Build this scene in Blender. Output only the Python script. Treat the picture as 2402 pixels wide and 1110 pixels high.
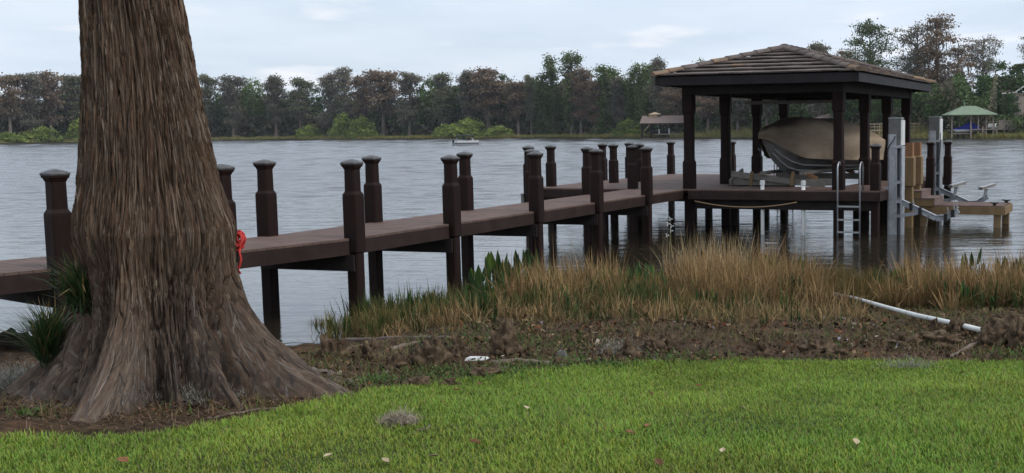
import bpy, math, random
import numpy as np
from mathutils import Matrix, Vector
for o in list(bpy.data.objects): bpy.data.objects.remove(o)
SC = bpy.context.scene
COL = SC.collection
R = math.radians
random.seed(7)
rng = np.random.default_rng(11)

# ------------------------------------------------------------------ camera
F_PX, CX, CY, PITCH, ROLL, EYE = 2870.98, 1647.9, 618.6, 0.1091, 0.0095, 2.4485
cam = bpy.data.cameras.new('Camera')
camo = bpy.data.objects.new('Camera', cam); COL.objects.link(camo)
cam.sensor_width = 36.0
cam.lens = F_PX / 2402 * 36.0
cam.shift_x = (1201 - CX) / 2402
cam.shift_y = (CY - 555) / 2402
cam.clip_end = 6000
camo.matrix_world = Matrix.Translation((0, 0, EYE)) @ Matrix.Rotation(math.pi / 2 - PITCH, 4, 'X') @ Matrix.Rotation(-ROLL, 4, 'Z')
SC.camera = camo

# ------------------------------------------------------------------ sky, sun, exposure
SUN_EL, SUN_AZ = R(52), R(118)          # azimuth measured clockwise from +Y (the view direction)
world = bpy.data.worlds.new('World'); SC.world = world; world.use_nodes = True
wn = world.node_tree; wn.nodes.clear()
def wnode(t, **k):
    n = wn.nodes.new(t)
    for a, b in k.items(): setattr(n, a, b)
    return n
wo = wnode('ShaderNodeOutputWorld'); bg = wnode('ShaderNodeBackground')
sky = wnode('ShaderNodeTexSky', sky_type='NISHITA', sun_disc=False, sun_elevation=SUN_EL, sun_rotation=SUN_AZ, air_density=1.0, dust_density=2.0, ozone_density=1.5)
tc = wnode('ShaderNodeTexCoord'); sep = wnode('ShaderNodeSeparateXYZ')
wn.links.new(tc.outputs['Generated'], sep.inputs[0])
def wmath(op, a, b=None):
    n = wnode('ShaderNodeMath', operation=op)
    for i, v in enumerate((a, b)):
        if v is None: continue
        if isinstance(v, (int, float)): n.inputs[i].default_value = v
        else: wn.links.new(v, n.inputs[i])
    return n.outputs[0]
zc = wmath('MAXIMUM', sep.outputs[2], 0.0)
den = wmath('ADD', zc, 0.09)
ux = wmath('DIVIDE', sep.outputs[0], den); uy = wmath('DIVIDE', sep.outputs[1], den)
cmb = wnode('ShaderNodeCombineXYZ'); wn.links.new(ux, cmb.inputs[0]); wn.links.new(uy, cmb.inputs[1])
def wnoise(scale, detail, rough, w=0.0):
    m = wnode('ShaderNodeMapping'); m.inputs['Location'].default_value = (w, w * .7, 0); m.inputs['Scale'].default_value = (scale, scale * .8, 1)
    wn.links.new(cmb.outputs[0], m.inputs[0])
    n = wnode('ShaderNodeTexNoise'); n.inputs['Scale'].default_value = 1; n.inputs['Detail'].default_value = detail; n.inputs['Roughness'].default_value = rough
    wn.links.new(m.outputs[0], n.inputs['Vector']); return n.outputs[0]
def wramp(v, stops):
    n = wnode('ShaderNodeValToRGB'); e = n.color_ramp.elements
    e[0].position, e[0].color = stops[0][0], stops[0][1]; e[1].position, e[1].color = stops[1][0], stops[1][1]
    for p, c in stops[2:]:
        x = e.new(p); x.color = c
    wn.links.new(v, n.inputs[0]); return n.outputs[0]
veil = wramp(wnoise(.35, 4, .5, 3.1), [(.3, (.74, .74, .74, 1)), (.7, (.95, .95, .95, 1))])
veilc = wramp(wnoise(.8, 5, .55, 9.2), [(.3, (5.4, 6.35, 7.6, 1)), (.72, (7.2, 7.8, 8.8, 1))])
puff = wramp(wnoise(1.15, 6, .52, 21.4), [(.58, (0, 0, 0, 1)), (.76, (.7, .7, .7, 1))])
mix1 = wnode('ShaderNodeMix', data_type='RGBA'); mix2 = wnode('ShaderNodeMix', data_type='RGBA')
wn.links.new(veil, mix1.inputs[0]); wn.links.new(sky.outputs[0], mix1.inputs[6]); wn.links.new(veilc, mix1.inputs[7])
wn.links.new(puff, mix2.inputs[0]); wn.links.new(mix1.outputs[2], mix2.inputs[6]); mix2.inputs[7].default_value = (9.3, 8.9, 8.9, 1)
wn.links.new(mix2.outputs[2], bg.inputs[0]); bg.inputs[1].default_value = 0.115
wn.links.new(bg.outputs[0], wo.inputs[0])
sl = bpy.data.lights.new('Sun', 'SUN'); sl.energy = 1.5; sl.angle = R(22); sl.color = (1, .95, .88)
so = bpy.data.objects.new('Sun', sl); COL.objects.link(so)
sd = Vector((math.sin(SUN_AZ) * math.cos(SUN_EL), math.cos(SUN_AZ) * math.cos(SUN_EL), math.sin(SUN_EL)))
so.rotation_euler = sd.to_track_quat('Z', 'Y').to_euler(); so.location = (20, -10, 30)
vs = SC.view_settings; vs.view_transform = 'Standard'; vs.look = 'None'; vs.gamma = 1; vs.exposure = .18; vs.use_curve_mapping = False
SC.render.engine = 'CYCLES'; SC.cycles.use_denoising = True; SC.cycles.max_bounces = 6; SC.cycles.transparent_max_bounces = 4
SC.cycles.volume_bounces = 0; SC.cycles.diffuse_bounces = 3; SC.cycles.glossy_bounces = 3; SC.cycles.caustics_reflective = False; SC.cycles.caustics_refractive = False

# ------------------------------------------------------------------ survey helpers: a picture point and a plane give a place
def ray(px, py):
    dx, dy = px - CX, py - CY
    c, s = math.cos(ROLL), math.sin(ROLL)
    a = dx * c - dy * s; b = dx * s + dy * c
    u, v = a / F_PX, -b / F_PX
    return (u, v * math.sin(PITCH) + math.cos(PITCH), v * math.cos(PITCH) - math.sin(PITCH))
def at_Y(px, py, Y):
    d = ray(px, py); k = Y / d[1]; return (d[0] * k, Y, EYE + d[2] * k)
def at_z(px, py, z):
    d = ray(px, py); k = (z - EYE) / d[2]; return (d[0] * k, d[1] * k, z)
def smooth(a, b, x):
    t = np.clip((x - a) / (b - a), 0, 1); return t * t * (3 - 2 * t)
def gz(X, Y):
    X = np.asarray(X, float); Y = np.asarray(Y, float)
    Ye = Y - 2.3 * smooth(-4.6, -2.2, X) * smooth(9, 14, Y) + .25 * np.sin(X * .9) * smooth(9, 13, Y)
    return np.interp(Ye, [-30, 3, 5, 7, 9, 11, 13, 14.3, 17, 22, 30, 60], [1.1, .92, .86, .72, .52, .32, .12, 0, -.15, -.35, -.9, -2.5])
def gp(px, py):
    d = ray(px, py); k = 3.0
    while k < 60:
        if EYE + d[2] * k < float(gz(d[0] * k, d[1] * k)): break
        k += .02
    return (d[0] * k, d[1] * k, float(gz(d[0] * k, d[1] * k)))
HORIZ = lambda px: 320 - px * .00953

# ------------------------------------------------------------------ noise
def _h(i, j, k, s):
    n = (i * 374761393 + j * 668265263 + k * 2147483647 + s * 1274126177) & 0xffffffff
    n = ((n ^ (n >> 13)) * 1103515245) & 0xffffffff
    return ((n ^ (n >> 16)) & 0xffff) / 65535.0
def vn(x, y, z=0.0, s=0):
    x, y, z = np.broadcast_arrays(np.asarray(x, float), np.asarray(y, float), np.asarray(z, float))
    i, j, k = np.floor(x).astype(np.int64), np.floor(y).astype(np.int64), np.floor(z).astype(np.int64)
    f, g, h = x - i, y - j, z - k
    f, g, h = f * f * (3 - 2 * f), g * g * (3 - 2 * g), h * h * (3 - 2 * h)
    r = 0
    for a in (0, 1):
        for b in (0, 1):
            for c in (0, 1):
                r = r + _h(i + a, j + b, k + c, s) * (f if a else 1 - f) * (g if b else 1 - g) * (h if c else 1 - h)
    return r * 2 - 1

# ------------------------------------------------------------------ materials
MATS = {}
def pm(name, c1, c2=None, rough=.8, scale=6.0, stretch=(1, 1, 1), bump=0.0, bscale=None, spec=.3, metal=0.0, attr=None, rnd=0.0, c3=None, trans=0.0, coord='Object'):
    m = bpy.data.materials.new(name); m.use_nodes = True; nt = m.node_tree; N = nt.nodes; L = nt.links
    b = N['Principled BSDF']; b.inputs['Roughness'].default_value = rough; b.inputs['Metallic'].default_value = metal
    b.inputs['Specular IOR Level'].default_value = spec
    t = N.new('ShaderNodeTexCoord'); mp = N.new('ShaderNodeMapping'); mp.inputs['Scale'].default_value = stretch
    L.new(t.outputs[coord], mp.inputs[0])
    out = None
    if c2 is not None:
        n = N.new('ShaderNodeTexNoise'); n.inputs['Scale'].default_value = scale; n.inputs['Detail'].default_value = 6; n.inputs['Roughness'].default_value = .62
        L.new(mp.outputs[0], n.inputs['Vector'])
        r = N.new('ShaderNodeValToRGB'); e = r.color_ramp.elements; e[0].position = .32; e[0].color = (*c1, 1); e[1].position = .68; e[1].color = (*c2, 1)
        if c3 is not None:
            x = e.new(.5); x.color = (*c3, 1)
        L.new(n.outputs[0], r.inputs[0]); out = r.outputs[0]
    if attr:
        a = N.new('ShaderNodeVertexColor'); a.layer_name = attr
        if out is None: out = a.outputs[0]
        else:
            x = N.new('ShaderNodeMix'); x.data_type = 'RGBA'; x.blend_type = 'MULTIPLY'; x.inputs[0].default_value = 1
            L.new(a.outputs[0], x.inputs[6]); L.new(out, x.inputs[7]); out = x.outputs[2]
    if rnd:
        oi = N.new('ShaderNodeObjectInfo'); hs = N.new('ShaderNodeHueSaturation'); mr = N.new('ShaderNodeMapRange')
        mr.inputs[3].default_value = 1 - rnd; mr.inputs[4].default_value = 1 + rnd
        L.new(oi.outputs['Random'], mr.inputs[0]); L.new(mr.outputs[0], hs.inputs['Value'])
        if out is None: hs.inputs['Color'].default_value = (*c1, 1)
        else: L.new(out, hs.inputs['Color'])
        out = hs.outputs[0]
    if out is None: b.inputs['Base Color'].default_value = (*c1, 1)
    else: L.new(out, b.inputs['Base Color'])
    if bump:
        n2 = N.new('ShaderNodeTexNoise'); n2.inputs['Scale'].default_value = bscale or scale * 3; n2.inputs['Detail'].default_value = 5
        L.new(mp.outputs[0], n2.inputs['Vector'])
        bp = N.new('ShaderNodeBump'); bp.inputs['Strength'].default_value = bump; bp.inputs['Distance'].default_value = .01
        L.new(n2.outputs[0], bp.inputs['Height']); L.new(bp.outputs[0], b.inputs['Normal'])
    if trans:
        tr = N.new('ShaderNodeBsdfTranslucent'); ms = N.new('ShaderNodeMixShader'); ms.inputs[0].default_value = trans
        if out is None: tr.inputs[0].default_value = (*c1, 1)
        else: L.new(out, tr.inputs[0])
        L.new(b.outputs[0], ms.inputs[1]); L.new(tr.outputs[0], ms.inputs[2]); L.new(ms.outputs[0], N['Material Output'].inputs[0])
    MATS[name] = m; return m
pm('post', (.014, .0075, .0062), (.026, .0135, .011), .6, 5, (1, 1, .25), .35, 30, spec=.12)
pm('pile', (.015, .0085, .007), (.03, .016, .013), .75, 6, (1, 1, .3), .4, 30)
pm('capmetal', (.045, .044, .046), (.12, .115, .11), .55, 18, spec=.5, bump=.2)
pm('deck', (.105, .066, .052), (.165, .108, .087), .75, 3, (1, 1, 1), .3, 40, spec=.25, attr='Col')
pm('fascia', (.026, .016, .014), (.046, .030, .026), .7, 3, (1, 1, 1), .3, 30, spec=.12)
pm('beam', (.014, .010, .009), (.03, .022, .019), .8, 4)
pm('pillar', (.012, .007, .006), (.022, .011, .0095), .7, 4, (1, 1, .3), .35, 30, spec=.12)
pm('eave', (.015, .012, .013), (.028, .024, .025), .6, 3, bump=.2, spec=.2)
pm('tile', (.095, .074, .064), (.18, .148, .13), .85, 2.2, bump=.5, bscale=25, rnd=.22, c3=(.125, .10, .087))
pm('lichentile', (.095, .074, .064), (.26, .155, .075), .9, 3.5, bump=.5, bscale=25, rnd=.2, c3=(.2, .145, .105))
pm('alu', (.30, .31, .33), (.48, .50, .52), .5, 7, bump=.1, spec=.5, metal=.25)
pm('boxgrey', (.11, .105, .10), (.17, .165, .155), .6, 6)
pm('white', (.62, .62, .60), (.78, .78, .76), .5, 6)
pm('chrome', (.34, .35, .36), (.5, .51, .52), .35, 12, metal=.7, spec=.5)
pm('blackrubber', (.012, .012, .012), (.03, .03, .03), .7, 9)
pm('rawwood', (.16, .10, .045), (.26, .18, .09), .75, 3, (1, 1, .2), .4, 20)
pm('rawtop', (.22, .105, .05), (.30, .16, .08), .75, 5)
pm('stair', (.13, .085, .07), (.2, .14, .12), .75, 4, bump=.3)
pm('rope', (.24, .15, .08), (.34, .23, .13), .9, 30)
pm('redrope', (.38, .022, .02), (.52, .045, .035), .6, 20)
pm('pvc', (.62, .62, .58), (.80, .80, .77), .4, 5, spec=.5)
pm('hull', (.34, .34, .34), (.46, .46, .45), .35, 3, spec=.5)
pm('bottom', (.125, .123, .12), (.21, .205, .195), .5, 4)
pm('cradle', (.16, .14, .12), (.25, .23, .2), .6, 5)
pm('bark', (.10, .062, .042), (.27, .205, .155), .95, 1, spec=.12)
pm('knee', (.03, .020, .012), (.17, .12, .078), .95, 14, bump=1.0, bscale=40, spec=.12)
pm('driftwood', (.10, .075, .055), (.22, .17, .135), .9, 5, (1, 1, 1), .8, 25)
pm('moss', (.8, .8, .8), (1.1, 1.1, 1.1), .95, 8, attr='Col')
pm('blade', (.8, .8, .8), (1.05, 1.05, 1.05), .6, 1.4, attr='Col', spec=.25, trans=.25)
pm('reed', (.8, .8, .8), (1.05, 1.05, 1.05), .75, 1.2, attr='Col', spec=.2, trans=.2)
pm('flake', (1, 1, 1), rough=.9, attr='Col', spec=.15)
pm('deadleaf', (.13, .055, .028), (.24, .12, .06), .8, 20, rnd=.35, spec=.2)
pm('paleleaf', (.38, .29, .18), (.5, .41, .29), .8, 20, rnd=.15, spec=.2)
pm('leaf', (.75, .75, .75), (1.15, 1.15, 1.15), .8, .25, attr='Col', rnd=.14, spec=.15, trans=.3)
pm('limb', (.11, .085, .07), (.2, .165, .14), .95, .8, rnd=.15)
pm('farroof', (.15, .11, .095), (.22, .17, .15), .9, 1.5)
pm('greenroof', (.15, .205, .125), (.21, .26, .18), .6, 1.2)
pm('farwood', (.20, .165, .135), (.31, .27, .23), .85, 2)
pm('palewood', (.36, .27, .17), (.46, .36, .25), .85, 2)
pm('blue', (.008, .014, .19), (.012, .022, .30), .6, 1.5)
pm('wall', (.5, .48, .44), (.62, .6, .56), .8, 1)
pm('housewall', (.26, .21, .165), (.36, .30, .24), .85, 1)
pm('darkglass', (.02, .024, .028), rough=.15, spec=.6)
pm('teal', (.03, .12, .12), rough=.7)
pm('maroon', (.10, .03, .04), rough=.7)
pm('skin', (.35, .2, .14), rough=.6)
pm('canopy', (.012, .02, .018), rough=.7)

# ground: lawn earth, mud, straw; the lawn attribute is the turf's own extent
def ground_mat():
    m = bpy.data.materials.new('ground'); m.use_nodes = True; N = m.node_tree.nodes; L = m.node_tree.links
    b = N['Principled BSDF']; b.inputs['Roughness'].default_value = .95; b.inputs['Specular IOR Level'].default_value = .15
    t = N.new('ShaderNodeTexCoord')
    def noise(s, d=6, r=.6):
        n = N.new('ShaderNodeTexNoise'); n.inputs['Scale'].default_value = s; n.inputs['Detail'].default_value = d; n.inputs['Roughness'].default_value = r
        L.new(t.outputs['Object'], n.inputs['Vector']); return n.outputs[0]
    def ramp(v, st):
        r = N.new('ShaderNodeValToRGB'); e = r.color_ramp.elements; e[0].position, e[0].color = st[0][0], (*st[0][1], 1); e[1].position, e[1].color = st[1][0], (*st[1][1], 1)
        for p, c in st[2:]:
            x = e.new(p); x.color = (*c, 1)
        L.new(v, r.inputs[0]); return r.outputs[0]
    def mix(f, a, c):
        x = N.new('ShaderNodeMix'); x.data_type = 'RGBA'
        if isinstance(f, float): x.inputs[0].default_value = f
        else: L.new(f, x.inputs[0])
        L.new(a, x.inputs[6]); L.new(c, x.inputs[7]); return x.outputs[2]
    mud = ramp(noise(9, 9, .72), [(.32, (.019, .012, .0065)), (.68, (.13, .083, .044)), (.5, (.056, .036, .019))])
    straw = ramp(noise(22, 8, .7), [(.3, (.045, .025, .014)), (.7, (.18, .095, .055))])
    soil = mix(ramp(noise(1.3, 4), [(.5, (0, 0, 0)), (.66, (1, 1, 1))]), mud, straw)
    turf = ramp(noise(14, 6), [(.3, (.035, .05, .016)), (.7, (.07, .085, .03))])
    a = N.new('ShaderNodeVertexColor'); a.layer_name = 'Col'
    L.new(mix(a.outputs[0], soil, turf), b.inputs['Base Color'])
    bp = N.new('ShaderNodeBump'); bp.inputs['Strength'].default_value = .9; bp.inputs['Distance'].default_value = .03
    L.new(noise(30, 6, .7), bp.inputs['Height']); L.new(bp.outputs[0], b.inputs['Normal'])
    MATS['ground'] = m
ground_mat()
def water_mat():
    m = bpy.data.materials.new('water'); m.use_nodes = True; N = m.node_tree.nodes; L = m.node_tree.links
    b = N['Principled BSDF']; b.inputs['Base Color'].default_value = (.026, .021, .014, 1); b.inputs['Roughness'].default_value = .24; b.inputs['IOR'].default_value = 1.333
    b.inputs['Specular IOR Level'].default_value = .5
    t = N.new('ShaderNodeTexCoord')
    def noise(sx, sy, d, rot=0):
        mp = N.new('ShaderNodeMapping'); mp.inputs['Scale'].default_value = (sx, sy, 1); mp.inputs['Rotation'].default_value = (0, 0, rot)
        L.new(t.outputs['Object'], mp.inputs[0])
        n = N.new('ShaderNodeTexNoise'); n.inputs['Scale'].default_value = 1; n.inputs['Detail'].default_value = d; n.inputs['Roughness'].default_value = .55; n.inputs['Distortion'].default_value = .6
        L.new(mp.outputs[0], n.inputs['Vector']); return n.outputs[0]
    def mth(op, a, c):
        x = N.new('ShaderNodeMath'); x.operation = op
        for i, v in enumerate((a, c)):
            if isinstance(v, float): x.inputs[i].default_value = v
            else: L.new(v, x.inputs[i])
        return x.outputs[0]
    h = mth('ADD', mth('MULTIPLY', noise(1.6, 3.4, 3, .25), .022), mth('MULTIPLY', noise(5.0, 9.0, 2, -.2), .009))
    gust = mth('MULTIPLY_ADD', noise(.05, .11, 3, .1), 1.1); gust.node.inputs[2].default_value = .35
    h = mth('MULTIPLY', h, gust)
    sx = N.new('ShaderNodeSeparateXYZ'); L.new(t.outputs['Object'], sx.inputs[0])      # open water is wind-ruffled, the shore is sheltered
    mr = N.new('ShaderNodeMapRange'); L.new(sx.outputs[1], mr.inputs[0]); mr.inputs[1].default_value = 24; mr.inputs[2].default_value = 70; mr.inputs[3].default_value = .09; mr.inputs[4].default_value = .14
    L.new(mr.outputs[0], b.inputs['Roughness'])
    m2 = N.new('ShaderNodeMapRange'); L.new(sx.outputs[1], m2.inputs[0]); m2.inputs[1].default_value = 25; m2.inputs[2].default_value = 44; m2.inputs[3].default_value = .38; m2.inputs[4].default_value = 1.0
    h = mth('MULTIPLY', h, m2.outputs[0])
    bp = N.new('ShaderNodeBump'); bp.inputs['Strength'].default_value = 1; bp.inputs['Distance'].default_value = 1.0
    L.new(h, bp.inputs['Height']); L.new(bp.outputs[0], b.inputs['Normal'])
    MATS['water'] = m
water_mat()

# ------------------------------------------------------------------ object helpers
def tag(o, label=None, cat=None, group=None, kind=None):
    if label: o['label'] = label
    if cat: o['category'] = cat
    if group: o['group'] = group
    if kind: o['kind'] = kind
    return o
def thing(name, label, cat, loc=(0, 0, 0), rz=0.0, group=None):
    o = bpy.data.objects.new(name, None); COL.objects.link(o); o.location = loc; o.rotation_euler = (0, 0, rz); o.empty_display_size = .2
    return tag(o, label, cat, group)
def put(name, me, parent=None, loc=(0, 0, 0), rot=(0, 0, 0), sc=(1, 1, 1)):
    o = bpy.data.objects.new(name, me); COL.objects.link(o); o.parent = parent; o.location = loc; o.rotation_euler = rot; o.scale = sc
    return o
def npmesh(name, V, F, mat, col=None, smooth=False, uv=None):
    V = np.asarray(V, np.float32).reshape(-1, 3); F = np.asarray(F, np.int32)
    me = bpy.data.meshes.new(name); k = F.shape[1]
    me.vertices.add(len(V)); me.vertices.foreach_set('co', V.ravel())
    me.loops.add(F.size); me.loops.foreach_set('vertex_index', F.ravel())
    me.polygons.add(len(F)); me.polygons.foreach_set('loop_start', np.arange(0, F.size, k, dtype=np.int32))
    me.polygons.foreach_set('loop_total', np.full(len(F), k, np.int32))
    me.polygons.foreach_set('use_smooth', np.full(len(F), smooth, bool))
    me.update(calc_edges=True)
    if col is not None:
        a = me.color_attributes.new('Col', 'FLOAT_COLOR', 'POINT')
        c = np.ones((len(V), 4), np.float32); c[:, :3] = col; a.data.foreach_set('color', c.ravel())
    if uv is not None:
        u = me.uv_layers.new(name='UVMap'); u.data.foreach_set('uv', np.asarray(uv, np.float32)[F.ravel()].ravel())
    me.materials.append(MATS[mat]); return me
class MB:
    def __init__(s): s.v = []; s.f = []
    def add(s, vs, fs):
        n = len(s.v); s.v += [tuple(map(float, p)) for p in vs]; s.f += [tuple(i + n for i in f) for f in fs]; return s
    def hexa(s, p):
        return s.add(p, [(0, 3, 2, 1), (4, 5, 6, 7), (0, 1, 5, 4), (1, 2, 6, 5), (2, 3, 7, 6), (3, 0, 4, 7)])
    def box(s, x0, x1, y0, y1, z0, z1):
        return s.hexa([(x0, y0, z0), (x1, y0, z0), (x1, y1, z0), (x0, y1, z0), (x0, y0, z1), (x1, y0, z1), (x1, y1, z1), (x0, y1, z1)])
    def bar(s, a, b, w, h, up=(0, 0, 1)):
        a, b, u = Vector(a), Vector(b), Vector(up); d = (b - a).normalized(); x = d.cross(u)
        if x.length < 1e-4: x = d.cross(Vector((1, 0, 0)))
        x.normalize(); y = x.cross(d).normalized(); x *= w / 2; y *= h / 2
        return s.hexa([a - x - y, a + x - y, b + x - y, b - x - y, a - x + y, a + x + y, b + x + y, b - x + y])
    def tube(s, pts, r, n=8, cap=True):
        pts = [Vector(p) for p in pts]; rs = r if isinstance(r, (list, tuple)) else [r] * len(pts)
        vs = []; u = None
        for i, p in enumerate(pts):
            d = (pts[min(i + 1, len(pts) - 1)] - pts[max(i - 1, 0)])
            d = d.normalized() if d.length > 1e-7 else Vector((0, 0, 1))
            if u is None: u = d.orthogonal().normalized()
            else:
                u = u - d * u.dot(d); u = u.normalized() if u.length > 1e-6 else d.orthogonal().normalized()
            w = d.cross(u)
            for k in range(n):
                a = 2 * math.pi * k / n; vs.append(p + (u * math.cos(a) + w * math.sin(a)) * rs[i])
        fs = [(i * n + k, i * n + (k + 1) % n, (i + 1) * n + (k + 1) % n, (i + 1) * n + k) for i in range(len(pts) - 1) for k in range(n)]
        if cap: fs += [tuple(range(n - 1, -1, -1)), tuple((len(pts) - 1) * n + k for k in range(n))]
        return s.add(vs, fs)
    def sections(s, secs):     # secs: (z, half width, chamfer) loft of a chamfered square
        vs = []
        for z, h, c in secs:
            vs += [(h, -h + c, z), (h, h - c, z), (h - c, h, z), (-h + c, h, z), (-h, h - c, z), (-h, -h + c, z), (-h + c, -h, z), (h - c, -h, z)]
        fs = [(i * 8 + k, i * 8 + (k + 1) % 8, (i + 1) * 8 + (k + 1) % 8, (i + 1) * 8 + k) for i in range(len(secs) - 1) for k in range(8)]
        fs += [tuple(range(7, -1, -1)), tuple((len(secs) - 1) * 8 + k for k in range(8))]
        return s.add(vs, fs)
    def loft(s, rings, closed=True, caps=True):
        n = len(rings[0]); vs = [p for r in rings for p in r]
        m = n if closed else n - 1
        fs = [(i * n + k, i * n + (k + 1) % n, (i + 1) * n + (k + 1) % n, (i + 1) * n + k) for i in range(len(rings) - 1) for k in range(m)]
        if caps: fs += [tuple(range(n - 1, -1, -1)), tuple((len(rings) - 1) * n + k for k in range(n))]
        return s.add(vs, fs)
    def prism(s, poly, z0, z1):
        n = len(poly)
        return s.add([(x, y, z0) for x, y in poly] + [(x, y, z1) for x, y in poly], [tuple(range(n - 1, -1, -1)), tuple(range(n, 2 * n))] + [(k, (k + 1) % n, n + (k + 1) % n, n + k) for k in range(n)])
    def mesh(s, name, mat, smooth=False):
        me = bpy.data.meshes.new(name); me.from_pydata(s.v, [], s.f); me.materials.append(MATS[mat])
        if smooth: me.polygons.foreach_set('use_smooth', [True] * len(me.polygons))
        me.update(); return me
    def put(s, name, mat, parent=None, loc=(0, 0, 0), rot=(0, 0, 0), smooth=False):
        return put(name, s.mesh(name, mat, smooth), parent, loc, rot)
def blades(P, L, W, az, lean, curl, c0, c1):
    n = len(P); h = np.stack([np.cos(az), np.sin(az), np.zeros(n)], 1); sd_ = np.stack([-np.sin(az), np.cos(az), np.zeros(n)], 1)
    up = np.array([0, 0, 1.0])
    e = lambda a: h * np.sin(a)[:, None] + up * np.cos(a)[:, None]
    m = P + e(lean) * (L * .55)[:, None]; t = m + e(lean + curl) * (L * .45)[:, None]
    w = sd_ * (W / 2)[:, None]
    V = np.stack([P - w, P + w, m + w * .8, m - w * .8, t], 1).reshape(-1, 3)
    b = (np.arange(n) * 5)[:, None]
    Fc = np.concatenate([b + [0, 1, 2], b + [0, 2, 3], b + [3, 2, 4]], 1).reshape(-1, 3)
    C = np.stack([c0, c0, (c0 + c1) / 2, (c0 + c1) / 2, c1], 1).reshape(-1, 3)
    return V, Fc, C
def cat(parts):
    V, Fc, C, o = [], [], [], 0
    for v, f, c in parts:
        V.append(v); Fc.append(f + o); C.append(c); o += len(v)
    return np.concatenate(V), np.concatenate(Fc), np.concatenate(C)
def quads(P, su, sv, col, vertical=0.0, r=rng):
    n = len(P); a = r.normal(size=(n, 3)); a /= np.linalg.norm(a, axis=1)[:, None]
    b = r.normal(size=(n, 3)); b[:, 2] += vertical * 4; b -= a * (a * b).sum(1)[:, None]; b /= np.linalg.norm(b, axis=1)[:, None] + 1e-9
    if vertical:
        b = np.tile([0, 0, 1.0], (n, 1)) + r.normal(size=(n, 3)) * .15; a[:, 2] = 0; a /= np.linalg.norm(a, axis=1)[:, None] + 1e-9
    a = a * su[:, None] / 2; b = b * sv[:, None] / 2
    V = np.stack([P - a - b * .6, P + a * .7 - b, P + a + b * .6, P - a * .6 + b], 1).reshape(-1, 3)
    i = (np.arange(n) * 4)[:, None]
    Fc = np.concatenate([i + [0, 1, 2], i + [0, 2, 3]], 1).reshape(-1, 3)
    return V, Fc, np.repeat(col, 4, 0)
def lumpy(rx, ry, rz, seed, amp=.3, fr=2.2, nu=22, nv=14):
    u = np.linspace(0, 2 * np.pi, nu, endpoint=False); v = np.linspace(0, np.pi, nv)
    U, Vv = np.meshgrid(u, v); x, y, z = np.cos(U) * np.sin(Vv), np.sin(U) * np.sin(Vv), np.cos(Vv)
    d = 1 + amp * vn(x * fr + 5, y * fr + 3, z * fr, seed) + amp * .5 * vn(x * fr * 2.3, y * fr * 2.3, z * fr * 2.3, seed + 9)
    P = np.stack([x * d * rx, y * d * ry, z * d * rz], -1).reshape(-1, 3)
    Fq = [(j * nu + i, (j + 1) * nu + i, (j + 1) * nu + (i + 1) % nu, j * nu + (i + 1) % nu) for j in range(nv - 1) for i in range(nu)]
    return P, np.array(Fq)
ORD = ['first', 'second', 'third', 'fourth', 'fifth', 'sixth', 'seventh', 'eighth', 'ninth', 'tenth', 'eleventh', 'twelfth', 'thirteenth', 'fourteenth', 'fifteenth', 'sixteenth', 'seventeenth', 'eighteenth', 'nineteenth', 'twentieth', 'twenty-first', 'twenty-second', 'twenty-third', 'twenty-fourth', 'twenty-fifth', 'twenty-sixth', 'twenty-seventh', 'twenty-eighth']
# ------------------------------------------------------------------ setting: ground, lake, far shore
LAWN_EDGE = [gp(*p)[:2] for p in [(-300, 1042), (0, 1034), (160, 1030), (300, 1021), (420, 1012), (520, 997), (620, 974), (700, 956), (790, 937), (860, 924), (940, 908), (1000, 902), (1150, 884), (1300, 868), (1500, 853), (1700, 848), (2000, 850), (2200, 852), (2402, 852), (2800, 850)]]
_ex = np.array([p[0] for p in LAWN_EDGE]); _ey = np.array([p[1] for p in LAWN_EDGE]); _o = np.argsort(_ex); _ex, _ey = _ex[_o], _ey[_o]
def lawn_y(X): return np.interp(X, _ex, _ey)
def build_ground():
    xs = np.unique(np.concatenate([np.linspace(-60, -10, 26), np.linspace(-10, 10, 260), np.linspace(10, 60, 26)]))
    ys = np.unique(np.concatenate([np.linspace(-30, 3, 20), np.linspace(3, 20, 240), np.linspace(20, 70, 40)]))
    X, Y = np.meshgrid(xs, ys); Z = gz(X, Y)
    soil = smooth(-.15, .35, Y - lawn_y(X)) * smooth(20, 16, Y)
    Z = Z + soil * (.035 * vn(X * 2.2, Y * 2.2, 0, 3) + .022 * vn(X * 6, Y * 6, 0, 4) + .012 * vn(X * 14, Y * 14, 0, 5)) + (1 - soil) * .02 * vn(X * .8, Y * .8, 0, 6)
    turf = 1 - smooth(-.1, .15, Y - lawn_y(X) + .25 * vn(X * 3, Y * 3, 0, 8))
    nx, ny = len(xs), len(ys); i, j = np.meshgrid(np.arange(nx - 1), np.arange(ny - 1)); a = (j * nx + i).ravel()
    Fq = np.stack([a, a + 1, a + 1 + nx, a + nx], 1)
    me = npmesh('ground', np.stack([X, Y, Z], -1), Fq, 'ground', col=np.repeat(turf.reshape(-1, 1), 3, 1), smooth=True)
    tag(put('ground', me), 'grassy bank sloping down to a muddy lake edge', 'ground', kind='structure')
build_ground()
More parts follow.
